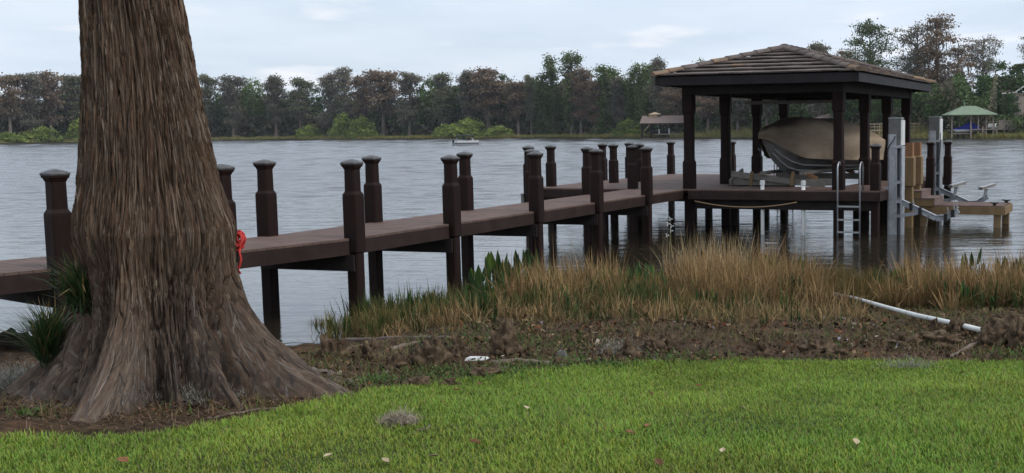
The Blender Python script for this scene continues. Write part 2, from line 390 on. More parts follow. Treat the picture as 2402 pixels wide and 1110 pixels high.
def build_water():      # chop as real geometry: wave length and height scale up with distance from the camera
    ys = [12.5]
    while ys[-1] < 640: ys.append(ys[-1] + max(.13, .0032 * ys[-1]))
    ys = np.array(ys); tx = np.linspace(-.78, .50, 300); T, Y = np.meshgrid(tx, ys); X = T * Y
    lam = np.maximum(.5, .0125 * Y); ph = np.where(Y < 40, Y / .5, 80 + 80 * np.log(np.maximum(Y, 40) / 40)) * 2
    cx_ = np.where(Y < 40, X / 1.1, T * 40 / 1.1)
    n = vn(cx_ + ph * .15, ph, 0, 81) + .6 * vn(cx_ * 1.9 + 7 - ph * .1, ph * 1.35 + 11, 0, 82)
    slope = np.interp(Y, [12, 18, 26, 32, 45, 100, 700], [.010, .014, .020, .038, .062, .075, .08]) * (1 + .35 * vn(X / 22, Y / 30, 0, 83))
    Z = n * slope * lam * .5
    ny, nx = X.shape; i, j = np.meshgrid(np.arange(nx - 1), np.arange(ny - 1)); a = (j * nx + i).ravel()
    Fq = np.stack([a, a + 1, a + 1 + nx, a + nx], 1); V = np.stack([X, Y, Z], -1).reshape(-1, 3)
    o = len(V); V = np.concatenate([V, [(-3000, -60, -.32), (3000, -60, -.32), (3000, 3000, -.32), (-3000, 3000, -.32)]]); Fq = np.concatenate([Fq, [[o, o + 1, o + 2, o + 3]]])
    put('water', npmesh('water', V, Fq, 'water', smooth=True))
build_water()
tag(bpy.data.objects['water'], 'wind-rippled grey lake water', 'water', kind='structure')
SHORE_PX = [(-900, 343), (-400, 339), (0, 336), (200, 333), (480, 329), (700, 327), (1000, 325.5), (1300, 323.5), (1500, 323), (1700, 323), (1900, 324), (2100, 325), (2300, 325.5), (2402, 326), (2800, 330), (3600, 345)]
SHORE = [at_z(x, y, 0)[:2] for x, y in SHORE_PX]
_sx = np.array([p[0] for p in SHORE_PX], float); _sy = np.array([p[1] for p in SHORE])
def shore_Y(px): return float(np.interp(px, _sx, _sy))
pm('shore', (.07, .065, .03), (.16, .14, .06), .95, .15, c3=(.10, .10, .04))
vs_ = []
for k, (m, z) in enumerate([(.998, -.3), (1.004, .25), (1.03, .6), (1.15, 1.2), (5, 2.0)]):
    vs_ += [(x * m, y * m, z) for x, y in SHORE]
n_ = len(SHORE)
MB().add(vs_, [(k * n_ + i, k * n_ + i + 1, (k + 1) * n_ + i + 1, (k + 1) * n_ + i) for k in range(4) for i in range(n_ - 1)]).put('far_shore', 'shore')
tag(bpy.data.objects['far_shore'], 'low marshy far bank of the lake', 'shore', kind='structure')

# ------------------------------------------------------------------ big cypress trunk
def bark_mat():
    m = bpy.data.materials.new('bark'); m.use_nodes = True; N = m.node_tree.nodes; L = m.node_tree.links
    b = N['Principled BSDF']; b.inputs['Roughness'].default_value = .95; b.inputs['Specular IOR Level'].default_value = .1
    t = N.new('ShaderNodeTexCoord')
    def noise(sx, sy, d, dist=0.0, rough=.6):
        mp = N.new('ShaderNodeMapping'); mp.inputs['Scale'].default_value = (sx, sy, 1); L.new(t.outputs['UV'], mp.inputs[0])
        n = N.new('ShaderNodeTexNoise'); n.inputs['Scale'].default_value = 1; n.inputs['Detail'].default_value = d; n.inputs['Roughness'].default_value = rough; n.inputs['Distortion'].default_value = dist
        L.new(mp.outputs[0], n.inputs['Vector']); return n.outputs[0]
    def ramp(v, st):
        r = N.new('ShaderNodeValToRGB'); e = r.color_ramp.elements; e[0].position, e[0].color = st[0][0], (*st[0][1], 1); e[1].position, e[1].color = st[1][0], (*st[1][1], 1)
        for p, c in st[2:]:
            x = e.new(p); x.color = (*c, 1)
        L.new(v, r.inputs[0]); return r.outputs[0]
    def mix(f, a, c, bt='MIX'):
        x = N.new('ShaderNodeMix'); x.data_type = 'RGBA'; x.blend_type = bt
        if isinstance(f, float): x.inputs[0].default_value = f
        else: L.new(f, x.inputs[0])
        L.new(a, x.inputs[6]); L.new(c, x.inputs[7]); return x.outputs[2]
    fib = ramp(noise(42, 4.5, 9, .5, .76), [(.3, (.032, .022, .016)), (.72, (.33, .245, .18)), (.5, (.115, .08, .058))])
    red = ramp(noise(30, 2.6, 7, .4, .7), [(.3, (.035, .02, .014)), (.7, (.20, .115, .072))])
    c = mix(ramp(noise(5, .7, 4), [(.42, (0, 0, 0)), (.64, (.7, .7, .7))]), fib, red)
    sepn = N.new('ShaderNodeSeparateXYZ'); L.new(t.outputs['Object'], sepn.inputs[0])
    low = N.new('ShaderNodeMapRange'); L.new(sepn.outputs[2], low.inputs[0]); low.inputs[1].default_value = 1.5; low.inputs[2].default_value = .2; low.inputs[3].default_value = 0; low.inputs[4].default_value = .62
    grey = ramp(noise(105, 9.0, 9, .5, .78), [(.32, (.03, .025, .021)), (.68, (.34, .295, .25)), (.5, (.12, .10, .083))])
    c = mix(low.outputs[0], c, grey)          # the flare's weathered grey bark
    v = N.new('ShaderNodeTexNoise'); v.inputs['Scale'].default_value = 13; v.inputs['Detail'].default_value = 2; L.new(t.outputs['Object'], v.inputs['Vector'])
    c = mix(ramp(v.outputs[0], [(.735, (0, 0, 0)), (.76, (.75, .75, .75))]), c, ramp(noise(20, 20, 3), [(.3, (.34, .35, .32)), (.7, (.5, .5, .46))]))   # lichen
    L.new(c, b.inputs['Base Color'])
    bp = N.new('ShaderNodeBump'); bp.inputs['Strength'].default_value = 1; bp.inputs['Distance'].default_value = .028
    L.new(noise(55, 2.2, 7, .5, .65), bp.inputs['Height']); L.new(bp.outputs[0], b.inputs['Normal'])
    MATS['bark'] = m
bark_mat()
TY = 8.75
TG = 0.52
_rows = [(1000, None, None), (905, -60, 830), (850, 10, 765), (800, 60, 703), (740, 108, 648), (680, 140, 600), (620, 163, 563), (540, 180, 533), (430, 190, 505), (350, 194, 490), (200, 194, 458), (0, 184, 419), (-250, 172, 385)]
_tz, _tc, _tr = [], [], []
for y, a, b in _rows[6:]:
    A, Bq = at_Y(a, y, TY), at_Y(b, y, TY); _tz.append(A[2]); _tc.append((A[0] + Bq[0]) / 2); _tr.append((Bq[0] - A[0]) / 2)
def tr_axis(z): return np.interp(z, [TG] + _tz, [_tc[0] - .01] + _tc)
def tr_core(z): return np.interp(z, [TG, 1.2] + [q for q in _tz if q > 1.7], [.40, .43] + [r for q, r in zip(_tz, _tr) if q > 1.7])
LOBES = [(-88, 1.36, .15, 1.02), (-58, .34, .11, 1.15), (-35, .62, .10, 1.0), (-8, 1.22, .15, .98), (-124, .45, .12, 1.2), (-158, .60, .11, 1.1), (176, .90, .17, 1.0), (130, .75, .3, 1.0), (75, .9, .3, 1.0), (30, .6, .25, 1.0)]
def trunk_r(th, z):
    t = np.maximum(z - TG, -.2)
    r = tr_core(z); acc = 0
    for a, Lh, w, k in LOBES:
        d = (th - R(a) + np.pi) % (2 * np.pi) - np.pi
        ww = w * (1 + .72 * np.clip(t, 0, 1.4))
        acc = acc + (Lh * np.exp(-k * (1.75 * t + .62 * t * np.abs(t))) * np.exp(-(d / ww) ** 2)) ** 4.0
    r = r - .035 + acc ** (1 / 4.0)
    return r
def build_trunk():
    nt, nz = 720, 430
    th = np.linspace(-np.pi, np.pi, nt, endpoint=False)
    zz = np.concatenate([np.linspace(TG - .16, 1.5, 190, endpoint=False), np.linspace(1.5, 5.6, nz - 190)])
    T, Z = np.meshgrid(th, zz)
    tw = T + .10 * np.sin(Z * 1.3) + .05 * vn(Z * 2, T * 2, 0, 41)
    r = trunk_r(T, Z)
    c, s = np.cos(tw), np.sin(tw)
    flare = np.exp(-(Z - TG) / .5)
    # long vertical furrows, fibrous strips; broader folds in the flare
    fur = np.abs(vn(c * 16, s * 16, Z * 1.7 + .5 * vn(c * 8, s * 8, Z * 3, 61), 21)); fur = np.minimum(fur * 5.0, 1)
    fur2 = np.abs(vn(c * 34 + 9, s * 34, Z * 3.6, 22)); fur2 = np.minimum(fur2 * 4.2, 1)
    r = r + .034 * (fur - .8) + .020 * (fur2 - .75) + .011 * vn(c * 62, s * 62, Z * 8, 23) + .006 * vn(c * 110, s * 110, Z * 16, 24)
    r = r + .02 * vn(c * 5, s * 5, Z * .9, 25) + flare * .06 * vn(c * 8, s * 8, Z * 1.6, 26) + np.clip(flare, 0, 1) * (.026 * vn(c * 34, s * 34, Z * 10, 27) - .035 * np.maximum(0, .16 - np.abs(vn(c * 15, s * 15, Z * 1.2, 28))) / .16)
    f3 = np.minimum(np.abs(vn(c * 46 + 3, s * 46, Z * 3.2, 29)) * 4.5, 1); r = r + np.clip(flare * 1.3, 0, 1) * (.026 * (f3 - .75) + .012 * vn(c * 95, s * 95, Z * 9, 30))
    X = tr_axis(Z) + r * np.cos(T); Y = TY + .03 + r * np.sin(T)
    base_z = Z - np.clip((r - .5), 0, 2) * .0
    V = np.stack([X - TX, Y - TY, base_z], -1).reshape(-1, 3)
    i, j = np.meshgrid(np.arange(nt), np.arange(nz - 1)); a = (j * nt + i).ravel(); b = (j * nt + (i + 1) % nt).ravel()
    Fq = np.stack([a, b, b + nt, a + nt], 1)
    uv = np.stack([T * .55, Z], -1).reshape(-1, 2)
    t = thing('cypress_tree', 'huge old cypress with a flared furrowed trunk standing at the lawn edge', 'tree', (TX, TY, 0))
    put('trunk', npmesh('trunk', V, Fq, 'bark', smooth=True, uv=uv), t)
    # loose fibrous bark strips standing off the wood
    rs = np.random.default_rng(17); G = V.reshape(nz, nt, 3); ns = 17000; K = 6
    jz = rs.integers(4, nz - 60, ns); low_ = zz[jz] < 1.6
    jz = np.where(low_ & (rs.random(ns) < .25), rs.integers(190, nz - 60, ns), jz)
    ic = rs.uniform(0, nt, ns); ang = th[np.minimum(ic.astype(int), nt - 1)]; keep = (ang < .35) | (rs.random(ns) < .3); jz, ic, ang = jz[keep], ic[keep], ang[keep]; ns = len(jz)
    ln = np.where(zz[jz] < 1.5, rs.uniform(.05, .22, ns), rs.uniform(.12, .50, ns)); dz = np.where(zz[jz] < 1.5, .0075, .0171)
    w_ = rs.uniform(.45, 1.35, ns) * np.where(zz[jz] < 1.2, .7, 1) * .45 / r[jz, np.minimum(ic.astype(int), nt - 1)]; off = rs.uniform(.001, .006, ns); curl = rs.uniform(0, .010, ns) * (rs.random(ns) < .2); sl = rs.normal(0, 2.0, ns)
    base = np.array([[.165, .118, .085], [.125, .085, .06], [.21, .165, .128], [.15, .09, .058], [.09, .065, .05], [.25, .21, .17]])[rs.choice(6, ns, p=[.3, .24, .16, .14, .1, .06])]; gl = np.clip((1.5 - zz[jz]) / 1.0, 0, .8)[:, None]
    base = base * (1 - gl) + gl * base.mean(1, keepdims=True) * np.array([1.08, 1.0, .93]); base *= rs.uniform(.5, 1.05, (ns, 1)) * [1.0, .94, .90]
    P = []
    for k in range(K):
        f = k / (K - 1); jj = np.clip(jz + f * ln / dz, 0, nz - 1.001); j0 = jj.astype(int); fr = (jj - j0)[:, None]; icc = (ic + sl * f) % nt
        pr = []
        for sg in (-1, 1):
            ii = (icc + sg * w_ * (.25 + .75 * math.sin(math.pi * min(max(f, .08), .92)))) % nt; i0 = ii.astype(int); i1 = (i0 + 1) % nt; g = (ii - i0)[:, None]
            p = (G[j0, i0] * (1 - g) + G[j0, i1] * g) * (1 - fr) + (G[np.minimum(j0 + 1, nz - 1), i0] * (1 - g) + G[np.minimum(j0 + 1, nz - 1), i1] * g) * fr
            nrm = np.stack([np.cos(ang), np.sin(ang), np.full(ns, .15)], 1); pr.append(p + nrm * (off + curl * abs(f - .5) * 2)[:, None])
        P += pr
    SV = np.stack(P, 1).reshape(-1, 3); b0 = (np.arange(ns) * K * 2)[:, None]
    SF = np.concatenate([b0 + [2 * k, 2 * k + 1, 2 * k + 3, 2 * k + 2] for k in range(K - 1)], 0)
    so_ = put('bark_strips', npmesh('bark_strips', SV, SF, 'flake', np.repeat(base, K * 2, 0)), t); so_['kind'] = 'stuff'
    # surface roots crawling out of the flare
    for pts, r0 in [([(600, 860), (690, 868), (770, 885), (845, 908)], .085), ([(610, 905), (700, 905), (770, 918)], .05), ([(640, 850), (720, 890), (800, 902)], .06), ([(30, 905), (-40, 930)], .05)]:
        P = [gp(*p) for p in pts]
        mb = MB(); L_ = []
        for k in range(len(P) - 1):
            for q in range(6):
                f = q / 6; L_.append(Vector(P[k]).lerp(Vector(P[k + 1]), f))
        L_.append(Vector(P[-1]))
        L_ = [Vector((p.x - TX + .02 * math.sin(k * 1.7), p.y - TY + .02 * math.cos(k * 2.1), p.z + .012 * math.sin(k * 1.3))) for k, p in enumerate(L_)]
        mb.tube(L_, [r0 * (1 - .75 * k / len(L_)) * (1 + .15 * math.sin(k * 2.3)) for k in range(len(L_))], 12)
        mb.put('root', 'driftwood', t, smooth=True)
    # the crown high above the frame
    mb = MB(); rr = np.random.default_rng(5)
    mb.tube([(tr_axis(5.55) - TX, 0, 5.5), (-.35, .1, 9), (-.4, .15, 14)], [.36, .28, .1], 14)
    P = []
    for k in range(26):
        z = rr.uniform(8.5, 14); a = rr.uniform(0, 6.28); Lb = (15 - z) * .35 + .8
        e = (-.37 + math.cos(a) * Lb, .1 + math.sin(a) * Lb, z + .3); mb.tube([(-.37, .1, z), e], [.06, .015], 6)
        P.append(np.array(e) + rr.normal(size=(90, 3)) * [.5, .5, .3])
    mb.put('upper_trunk', 'limb', t)
    P = np.concatenate(P); V, Fc, C = quads(P, np.full(len(P), .16), np.full(len(P), .16), np.tile([.07, .085, .03], (len(P), 1)), r=rr)
    put('crown', npmesh('crown', V, Fc, 'leaf', C), t)
TX = float(_tc[0])
build_trunk()

# epiphyte tufts and moss at the trunk foot
def surf(px, py):
    d = ray(px, py); k = 6.0
    while k < 12:
        x, y, z = d[0] * k, d[1] * k, EYE + d[2] * k
        ax = float(tr_axis(z)); rr_ = math.hypot(x - ax, y - TY - .03)
        if rr_ < float(trunk_r(math.atan2(y - TY - .03, x - ax), z)) or z < float(gz(x, y)): return Vector((x, y, z))
        k += .01
    return Vector((x, y, z))
def tuft(name, px, py, n, L, label, seed, droop=.9):
    r = np.random.default_rng(seed); p = surf(px, py); t = thing(name, label, 'plant', p)
    az = r.uniform(0, 6.28, n); P = r.normal(size=(n, 3)) * .035
    out = np.array([0, -.6, 0]); az = np.where(r.random(n) < .6, r.normal(-np.pi / 2, 1.2, n), az)
    c0 = np.tile([.045, .085, .03], (n, 1)) * r.uniform(.6, 1.4, (n, 1)); c1 = np.tile([.08, .13, .04], (n, 1)) * r.uniform(.6, 1.5, (n, 1))
    tan = r.random(n) < .18; c1[tan] = [.42, .28, .12]
    V, Fc, C = blades(P, r.uniform(.55, 1.1, n) * L, np.full(n, .012), az, r.uniform(.1, 1.0, n), r.uniform(.2, droop, n), c0, c1)
    o = put('leaf_tuft', npmesh('leaf_tuft', V, Fc, 'blade', C), t); o['kind'] = 'stuff'
    lp, lf = lumpy(.06, .06, .05, seed, .3); put('root_ball', npmesh('root_ball', lp, lf, 'knee', smooth=True), t)
tuft('epiphyte_plant', 196, 712, 300, .44, 'grassy tuft with tan leaf tips growing on the side of the big trunk', 31)
tuft('epiphyte_plant', 118, 832, 420, .46, 'dense dark green grassy clump at the left foot of the big trunk', 32, .6)
def moss(px, py, sx, sy, sz, n, label, seed, mat='moss', colr=((.13, .125, .10), (.24, .225, .19))):
    r = np.random.default_rng(seed); p = gp(px, py)
    P = r.normal(size=(n, 3)) * [sx, sy, sz]; P[:, 2] = np.abs(P[:, 2])
    P[:, 2] += gz(P[:, 0] + p[0], P[:, 1] + p[1]) - p[2] + .005
    c = np.array(colr[0]) + (np.array(colr[1]) - np.array(colr[0])) * r.random((n, 1))
    V, Fc, C = blades(P, r.uniform(.03, .075, n), np.full(n, .0035), r.uniform(0, 6.28, n), r.uniform(.3, 2.4, n), r.uniform(-1.6, 1.6, n), c * 1.15, c * 1.5)
    t = thing('spanish_moss', label, 'moss', p); o = put('strands', npmesh('strands', V, Fc, mat, C), t); o['kind'] = 'stuff'
moss(95, 905, .20, .14, .07, 7000, 'big grey heap of fallen moss left of the trunk', 41)
moss(10, 915, .13, .12, .06, 3500, 'grey fallen moss at the left edge of the picture', 42)
moss(430, 945, .17, .06, .045, 3500, 'grey moss lying against the front of the trunk', 43)
moss(937, 1004, .045, .036, .03, 2600, 'small ball of grey moss lying on the lawn', 44, colr=((.20, .165, .125), (.33, .28, .22)))
moss(1452, 838, .10, .08, .07, 1000, 'grey moss tuft hanging on a knee beside the lawn edge', 46)
moss(2130, 868, .12, .05, .035, 700, 'thin grey moss strewn on the lawn edge below the pipe', 45)

# ------------------------------------------------------------------ dock
DECK = EYE - 1.40
OX, OY, TH = -.2887, 29.2114, .36
WX, WY, TD = -.3442, 29.0664, .3275
def L2W(q, s, th=TH, ox=OX, oy=OY): return (ox + q * math.cos(th) + s * math.sin(th), oy - q * math.sin(th) + s * math.cos(th))
def post_mesh():
    mb = MB(); d = DECK; c = .014
    mb.sections([(-.9, .088, .02), (d - .20, .088, .02)])
    mb.sections([(d - .19, .10, c), (d - .18, .105, c), (d + .55, .105, c), (d + .585, .103, c), (d + .625, .083, .018), (d + .64, .082, .018), (d + .915, .080, .018), (d + .93, .088, .016), (d + .95, .094, .016), (d + .96, .104, .01), (d + .985, .106, .01)])
    return mb.mesh('post', 'post')
def cap_mesh():
    mb = MB(); d = DECK
    mb.sections([(d + .984, .110, .008), (d + 1.0, .114, .01), (d + 1.012, .108, .014), (d + 1.03, .078, .02), (d + 1.042, .045, .016), (d + 1.05, .016, .006)])
    return mb.mesh('cap', 'capmetal')
PM, CM = post_mesh(), cap_mesh()
dock = thing('dock', 'long brown boardwalk dock on capped posts leading out to the boathouse', 'dock', (WX, WY, 0), -TD)
def w2d(x, y):
    v = (x - WX, y - WY); return (v[0] * math.cos(TD) - v[1] * math.sin(TD), v[0] * math.sin(TD) + v[1] * math.cos(TD))
def dock_post(q, s, rz=0.0, par=None, mesh=None):
    o = put('post', mesh or PM, par or dock, (q, s, 0), (0, 0, rz)); put('cap', CM, o); return o
ROWS = [-13.419, -10.87, -7.98, -5.33, -2.636]
DW = 1.397
for t in ROWS:
    dock_post(0, t); dock_post(-DW, t)
dock_post(-DW, .02)
Bd, Ad = w2d(-5.68, 14.52), w2d(-6.84, 12.98)
ang = math.atan2(Bd[0] - Ad[0], Bd[1] - Ad[1])
dock_post(*Bd, rz=-ang * .6); dock_post(*Ad, rz=-ang)
# the walk's edge line, bending behind the trunk
ddir = Vector((Bd[0] - Ad[0], Bd[1] - Ad[1])).normalized()
Zd = Vector(Ad) - ddir * 4.5
EDGE = [Vector((0, -.2)), Vector((0, ROWS[0])), Vector(Bd), Vector(Ad), Zd]
def offset(pts, w):
    out = []
    for i, p in enumerate(pts):
        d = (pts[max(i - 1, 0)] - pts[min(i + 1, len(pts) - 1)]).normalized(); out.append(p + Vector((-d.y, d.x)) * w)
    return out
EB = offset(EDGE, DW)
def plank_run(mb, cols, p0, p1, r0, r1, w=.14, gap=.006, z=DECK):
    n = max(1, int(round((p1 - p0).length / (w + gap))))
    for k in range(n):
        a, b = k / n, (k + 1) / n - gap / (p1 - p0).length
        q = [p0.lerp(p1, a), p0.lerp(p1, b), r0.lerp(r1, b), r0.lerp(r1, a)]
        mb.hexa([(v.x, v.y, z - .03) for v in q] + [(v.x, v.y, z) for v in q]); cols.append(random.uniform(.86, 1.1))
def plank_put(mb, cols, parent, mat='deck', name='decking'):
    V = np.array(mb.v); me = npmesh(name, V, np.array(mb.f), mat, col=np.repeat(np.repeat(np.array(cols)[:, None], 8, 0), 3, 1))
    o = put(name, me, parent); o['kind'] = 'stuff'; return o
mb = MB(); cols = []
for i in range(len(EDGE) - 1): plank_run(mb, cols, EDGE[i], EDGE[i + 1], EB[i], EB[i + 1])
plank_put(mb, cols, dock)
for E_, sgn in ((EDGE, .02), (EB, -.02)):
    pts = [EDGE[0]] if 0 else None
    line = []
    for i in range(len(E_) - 1):
        a, b = E_[i], E_[i + 1]
        cuts = [a, b] if i else [a] + [Vector((a.x, t)) for t in ROWS[::-1]]
        for k in range(len(cuts) - 1):
            u, v = cuts[k], cuts[k + 1]; d = (v - u).normalized(); nn = Vector((d.y, -d.x)) * (-sgn)
            g = .09
            MB().bar((u.x + d.x * g - nn.x, u.y + d.y * g - nn.y, DECK - .125), (v.x - d.x * g - nn.x, v.y - d.y * g - nn.y, DECK - .125), .04, .19).put('fascia_board', 'fascia', dock)
for t in ROWS:
    MB().box(-DW - .05, .05, t - .12, t - .06, DECK - .44, DECK - .225).put('cross_beam', 'beam', dock)
    MB().box(-DW - .05, .05, t + .06, t + .12, DECK - .44, DECK - .225).put('cross_beam', 'beam', dock)
for p, r in ((Vector(Bd), EB[2]), (Vector(Ad), EB[3])):
    MB().bar((p.x, p.y, DECK - .33), (r.x, r.y, DECK - .33), .12, .21).put('cross_beam', 'beam', dock)
for x in (-.35, -1.05):
    MB().box(x - .04, x + .04, ROWS[0] + .1, -.5, DECK - .22, DECK - .035).put('joist', 'beam', dock)

# ------------------------------------------------------------------ boathouse platform, in its own frame
plat = thing('boathouse', 'brown boathouse pavilion with tiled hip roof over a boat slip at the dock end', 'boathouse', (OX, OY, 0), -TH)
QL, QR, S0, S1 = -4.15, 4.62, -.28, 9.1
mb = MB(); cols = []
V2 = lambda a, b: Vector((a, b))
plank_run(mb, cols, V2(QL, S0), V2(QL, 1.35), V2(QR, S0), V2(QR, 1.35))
plank_run(mb, cols, V2(QL, 1.356), V2(QL, S1), V2(.40, 1.356), V2(.40, S1))
plank_run(mb, cols, V2(3.3, 1.356), V2(3.3, S1), V2(QR, 1.356), V2(QR, S1))
# planks that meet the slanting walk
plank_put(mb, cols, plat)
for a, b in [((QL, S0), (-1.45, S0)), ((.08, S0), (QR, S0)), ((QL, S0), (QL, S1)), ((QR, S0), (QR, 2.6)), ((QR, 4.6), (QR, S1)), ((QL, S1), (.4, S1)), ((3.3, S1), (QR, S1)), ((.42, 1.37), (3.28, 1.37)), ((.40, 1.4), (.40, S1)), ((3.3, 1.4), (3.3, S1))]:
    A, Bv = Vector((*a, DECK - .13)), Vector((*b, DECK - .13)); d = (Bv - A).normalized(); off = Vector((d.y, -d.x, 0)) * .022
    if a[0] == QL and b[0] == QL: off = -off
    if a[1] == S1: off = -off
    if abs(a[0] - .4) < .03 and b[1] == S1: off = Vector((.022, 0, 0))
    if a[0] == 3.3 and b[1] == S1 and b[0] == 3.3: off = Vector((-.022, 0, 0))
    if a[1] == 1.37: off = Vector((0, .022, 0))
    MB().bar(A + off, Bv + off, .04, .2).put('fascia_board', 'fascia', plat)
for s in (-.05, 2.6, 5.2, 7.8):
    for q0, q1 in ((QL + .1, .3), (3.4, QR - .1)) if s > 1 else ((QL + .1, -1.6), (.2, QR - .1)):
        MB().box(q0, q1, s - .1, s + .1, DECK - .46, DECK - .24).put('cross_beam', 'beam', plat)
for q in (-3.2, -1.6, -.6, 3.5, 4.4):
    MB().box(q - .04, q + .04, S0 + .2, S1 - .2, DECK - .24, DECK - .035).put('joist', 'beam', plat)
PL, SPC = 3.643, 2.595
EAVE = EYE + 1.1223
def pillar_mesh():
    mb = MB(); d = DECK; c = .016; e = EAVE - .30
    mb.sections([(-.9, .105, .02), (d - .2, .105, .02)])
    mb.sections([(d - .02, .13, c), (d + .6, .13, c), (d + .635, .128, c), (d + .68, .108, .02), (d + .70, .107, .02), (e - .48, .105, .02), (e - .46, .107, .02), (e - .41, .128, c), (e - .38, .13, c), (e, .13, c)])
    return mb.mesh('pillar', 'pillar')
PIM = pillar_mesh()
for i in range(4):
    for q in (0, PL): put('pillar', PIM, plat, (q, i * SPC, 0))
def low_post(q, s): return dock_post(q, s, 0, plat)
for q, s in [(-3.98, -.62), (-3.98, .55), (-3.25, 2.75), (-2.85, 3.55), (-4.32, 4.35), (-4.5, 6.6), (-4.2, 9.2), (-2.15, 9.25)]: low_post(q, s)
low_post(4.52, -.12); low_post(4.78, 5.35); low_post(4.98, 6.9)
for q, s in [(-2.4, .3), (-1.0, 4.0), (.25, 2.6), (3.45, 2.6), (-2.4, 6.5), (.25, 5.2), (3.45, 5.2), (4.4, 4.2), (-3.9, 2.4), (4.5, 2.1)]:
    MB().sections([(-.9, .085, .02), (DECK - .04, .085, .02)]).put('pile', 'pile', plat, (q, s, 0))
# roof frame
OV = .572; e0 = EAVE - .10; e1 = EAVE + .10
RQ0, RQ1, RS0, RS1 = -OV, PL + OV, -OV, 3 * SPC + OV
for x0, x1, y0, y1 in ((-.13, PL + .13, -.11, .11), (-.13, PL + .13, 3 * SPC - .11, 3 * SPC + .11), (-.11, .11, .112, 3 * SPC - .112), (PL - .11, PL + .11, .112, 3 * SPC - .112)):
    MB().box(x0, x1, y0, y1, EAVE - .298, EAVE - .02).put('roof_beam', 'beam', plat)
for i in (1, 2): MB().box(.112, PL - .112, i * SPC - .08, i * SPC + .08, EAVE - .25, EAVE - .02).put('roof_beam', 'beam', plat)
MB().box(RQ0 + .02, RQ1 - .02, RS0 + .02, RS1 - .02, EAVE - .018, EAVE).put('soffit', 'beam', plat)
for x0, x1, y0, y1 in ((RQ0, RQ1, RS0 - .03, RS0), (RQ0, RQ1, RS1, RS1 + .03), (RQ0 - .03, RQ0, RS0 - .03, RS1 + .03), (RQ1, RQ1 + .03, RS0 - .03, RS1 + .03)):
    MB().box(x0, x1, y0, y1, e0, e1).put('fascia_board', 'eave', plat)
RISE = .70; RZ = e1 + .0
HW = (RQ1 - RQ0) / 2; QC = (RQ0 + RQ1) / 2
apexA, apexB = Vector((QC, RS0 + HW, RZ + RISE)), Vector((QC, RS1 - HW, RZ + RISE))
cA, cB, cC, cD = Vector((RQ0 - .04, RS0 - .04, RZ)), Vector((RQ1 + .04, RS0 - .04, RZ)), Vector((RQ1 + .04, RS1 + .04, RZ)), Vector((RQ0 - .04, RS1 + .04, RZ))
roof = MB().add([cA, cB, cC, cD, apexA, apexB], [(0, 1, 4), (1, 2, 5, 4), (2, 3, 5), (3, 0, 4, 5), (3, 2, 1, 0)]).put('roof', 'eave', plat)
def clip(poly, a, b):       # keep left of a->b
    out = []
    for i in range(len(poly)):
        p, q = poly[i], poly[(i + 1) % len(poly)]
        sp = (b[0] - a[0]) * (p[1] - a[1]) - (b[1] - a[1]) * (p[0] - a[0]); sq = (b[0] - a[0]) * (q[1] - a[1]) - (b[1] - a[1]) * (q[0] - a[0])
        if sp >= 0: out.append(p)
        if sp * sq < 0:
            t = sp / (sp - sq); out.append((p[0] + (q[0] - p[0]) * t, p[1] + (q[1] - p[1]) * t))
    return out
def tile_face(A, Bv, top, rows, tw, single=True):
    ex = (Bv - A).normalized(); n = ex.cross(top[0] - A).normalized(); ey = n.cross(ex)
    W_ = (Bv - A).length; pts2 = [(0, 0), (W_, 0)] + [((p - A).dot(ex), (p - A).dot(ey)) for p in top]
    H_ = max(p[1] for p in pts2); rh = H_ / rows; joined = MB()
    for r in range(rows):
        y0, y1 = r * rh - .03, (r + 1) * rh + .05; k = -1
        x = -(tw * .5 if r % 2 else 0)
        while x < W_:
            poly = [(x + .006, y0), (x + tw - .006, y0), (x + tw - .006, y1), (x + .006, y1)]
            for i in range(len(pts2)):
                if i == 0: continue
                poly = clip(poly, pts2[i], pts2[(i + 1) % len(pts2)]) if len(poly) > 2 else poly
            x += tw
            if len(poly) < 3: continue
            ar = abs(sum(poly[i][0] * poly[(i + 1) % len(poly)][1] - poly[(i + 1) % len(poly)][0] * poly[i][1] for i in range(len(poly)))) / 2
            if ar < .006: continue
            jit = random.uniform(-.004, .006)
            def P3(p, lift):
                f = (p[1] - y0) / (y1 - y0)
                return A + ex * p[0] + ey * p[1] + n * (lift + .065 * (1 - f) + .008 + jit)
            c = MB() if single else joined
            m = len(poly)
            c.add([P3(p, -.03) for p in poly] + [P3(p, 0) for p in poly], [tuple(range(m - 1, -1, -1)), tuple(range(m, 2 * m))] + [(i, (i + 1) % m, m + (i + 1) % m, m + i) for i in range(m)])
            if single: c.put('roof_tile', 'lichentile' if random.random() < .12 else 'tile', roof)
    if not single:
        o = joined.put('far_tiles', 'tile', roof); o['kind'] = 'stuff'
tile_face(cA, cB, [apexA], 7, .40)
tile_face(cB, cC, [apexB, apexA], 7, .42)
tile_face(cC, cD, [apexB], 7, .40, False)
tile_face(cD, cA, [apexA, apexB], 7, .42, False)
def hip(a, b, n, lich=()):
    d = (b - a); L_ = d.length / n; dn = d.normalized(); x = dn.cross(Vector((0, 0, 1))).normalized(); u = x.cross(dn)
    for k in range(n):
        p = a + dn * (k * L_ - .04); q = a + dn * ((k + 1) * L_ + .03); rings = []
        for c, lift, w in ((p, .055, .15), (q, .03, .13)):
            rings.append([c + x * (math.cos(t) * w) + u * (math.sin(t) * .085 + lift) for t in [math.pi * j / 8 for j in range(9)]] + [c - x * (w - .02) + u * (lift - .02), c + x * (w - .02) + u * (lift - .02)])
        MB().loft(rings).put('ridge_tile', 'lichentile' if k in lich else 'tile', roof, smooth=False)
hip(cA, apexA, 9, (0, 1, 4)); hip(cB, apexA, 9, (0,)); hip(cC, apexB, 9, (0, 1)); hip(cD, apexB, 9)
hip(apexA, apexB, 9)
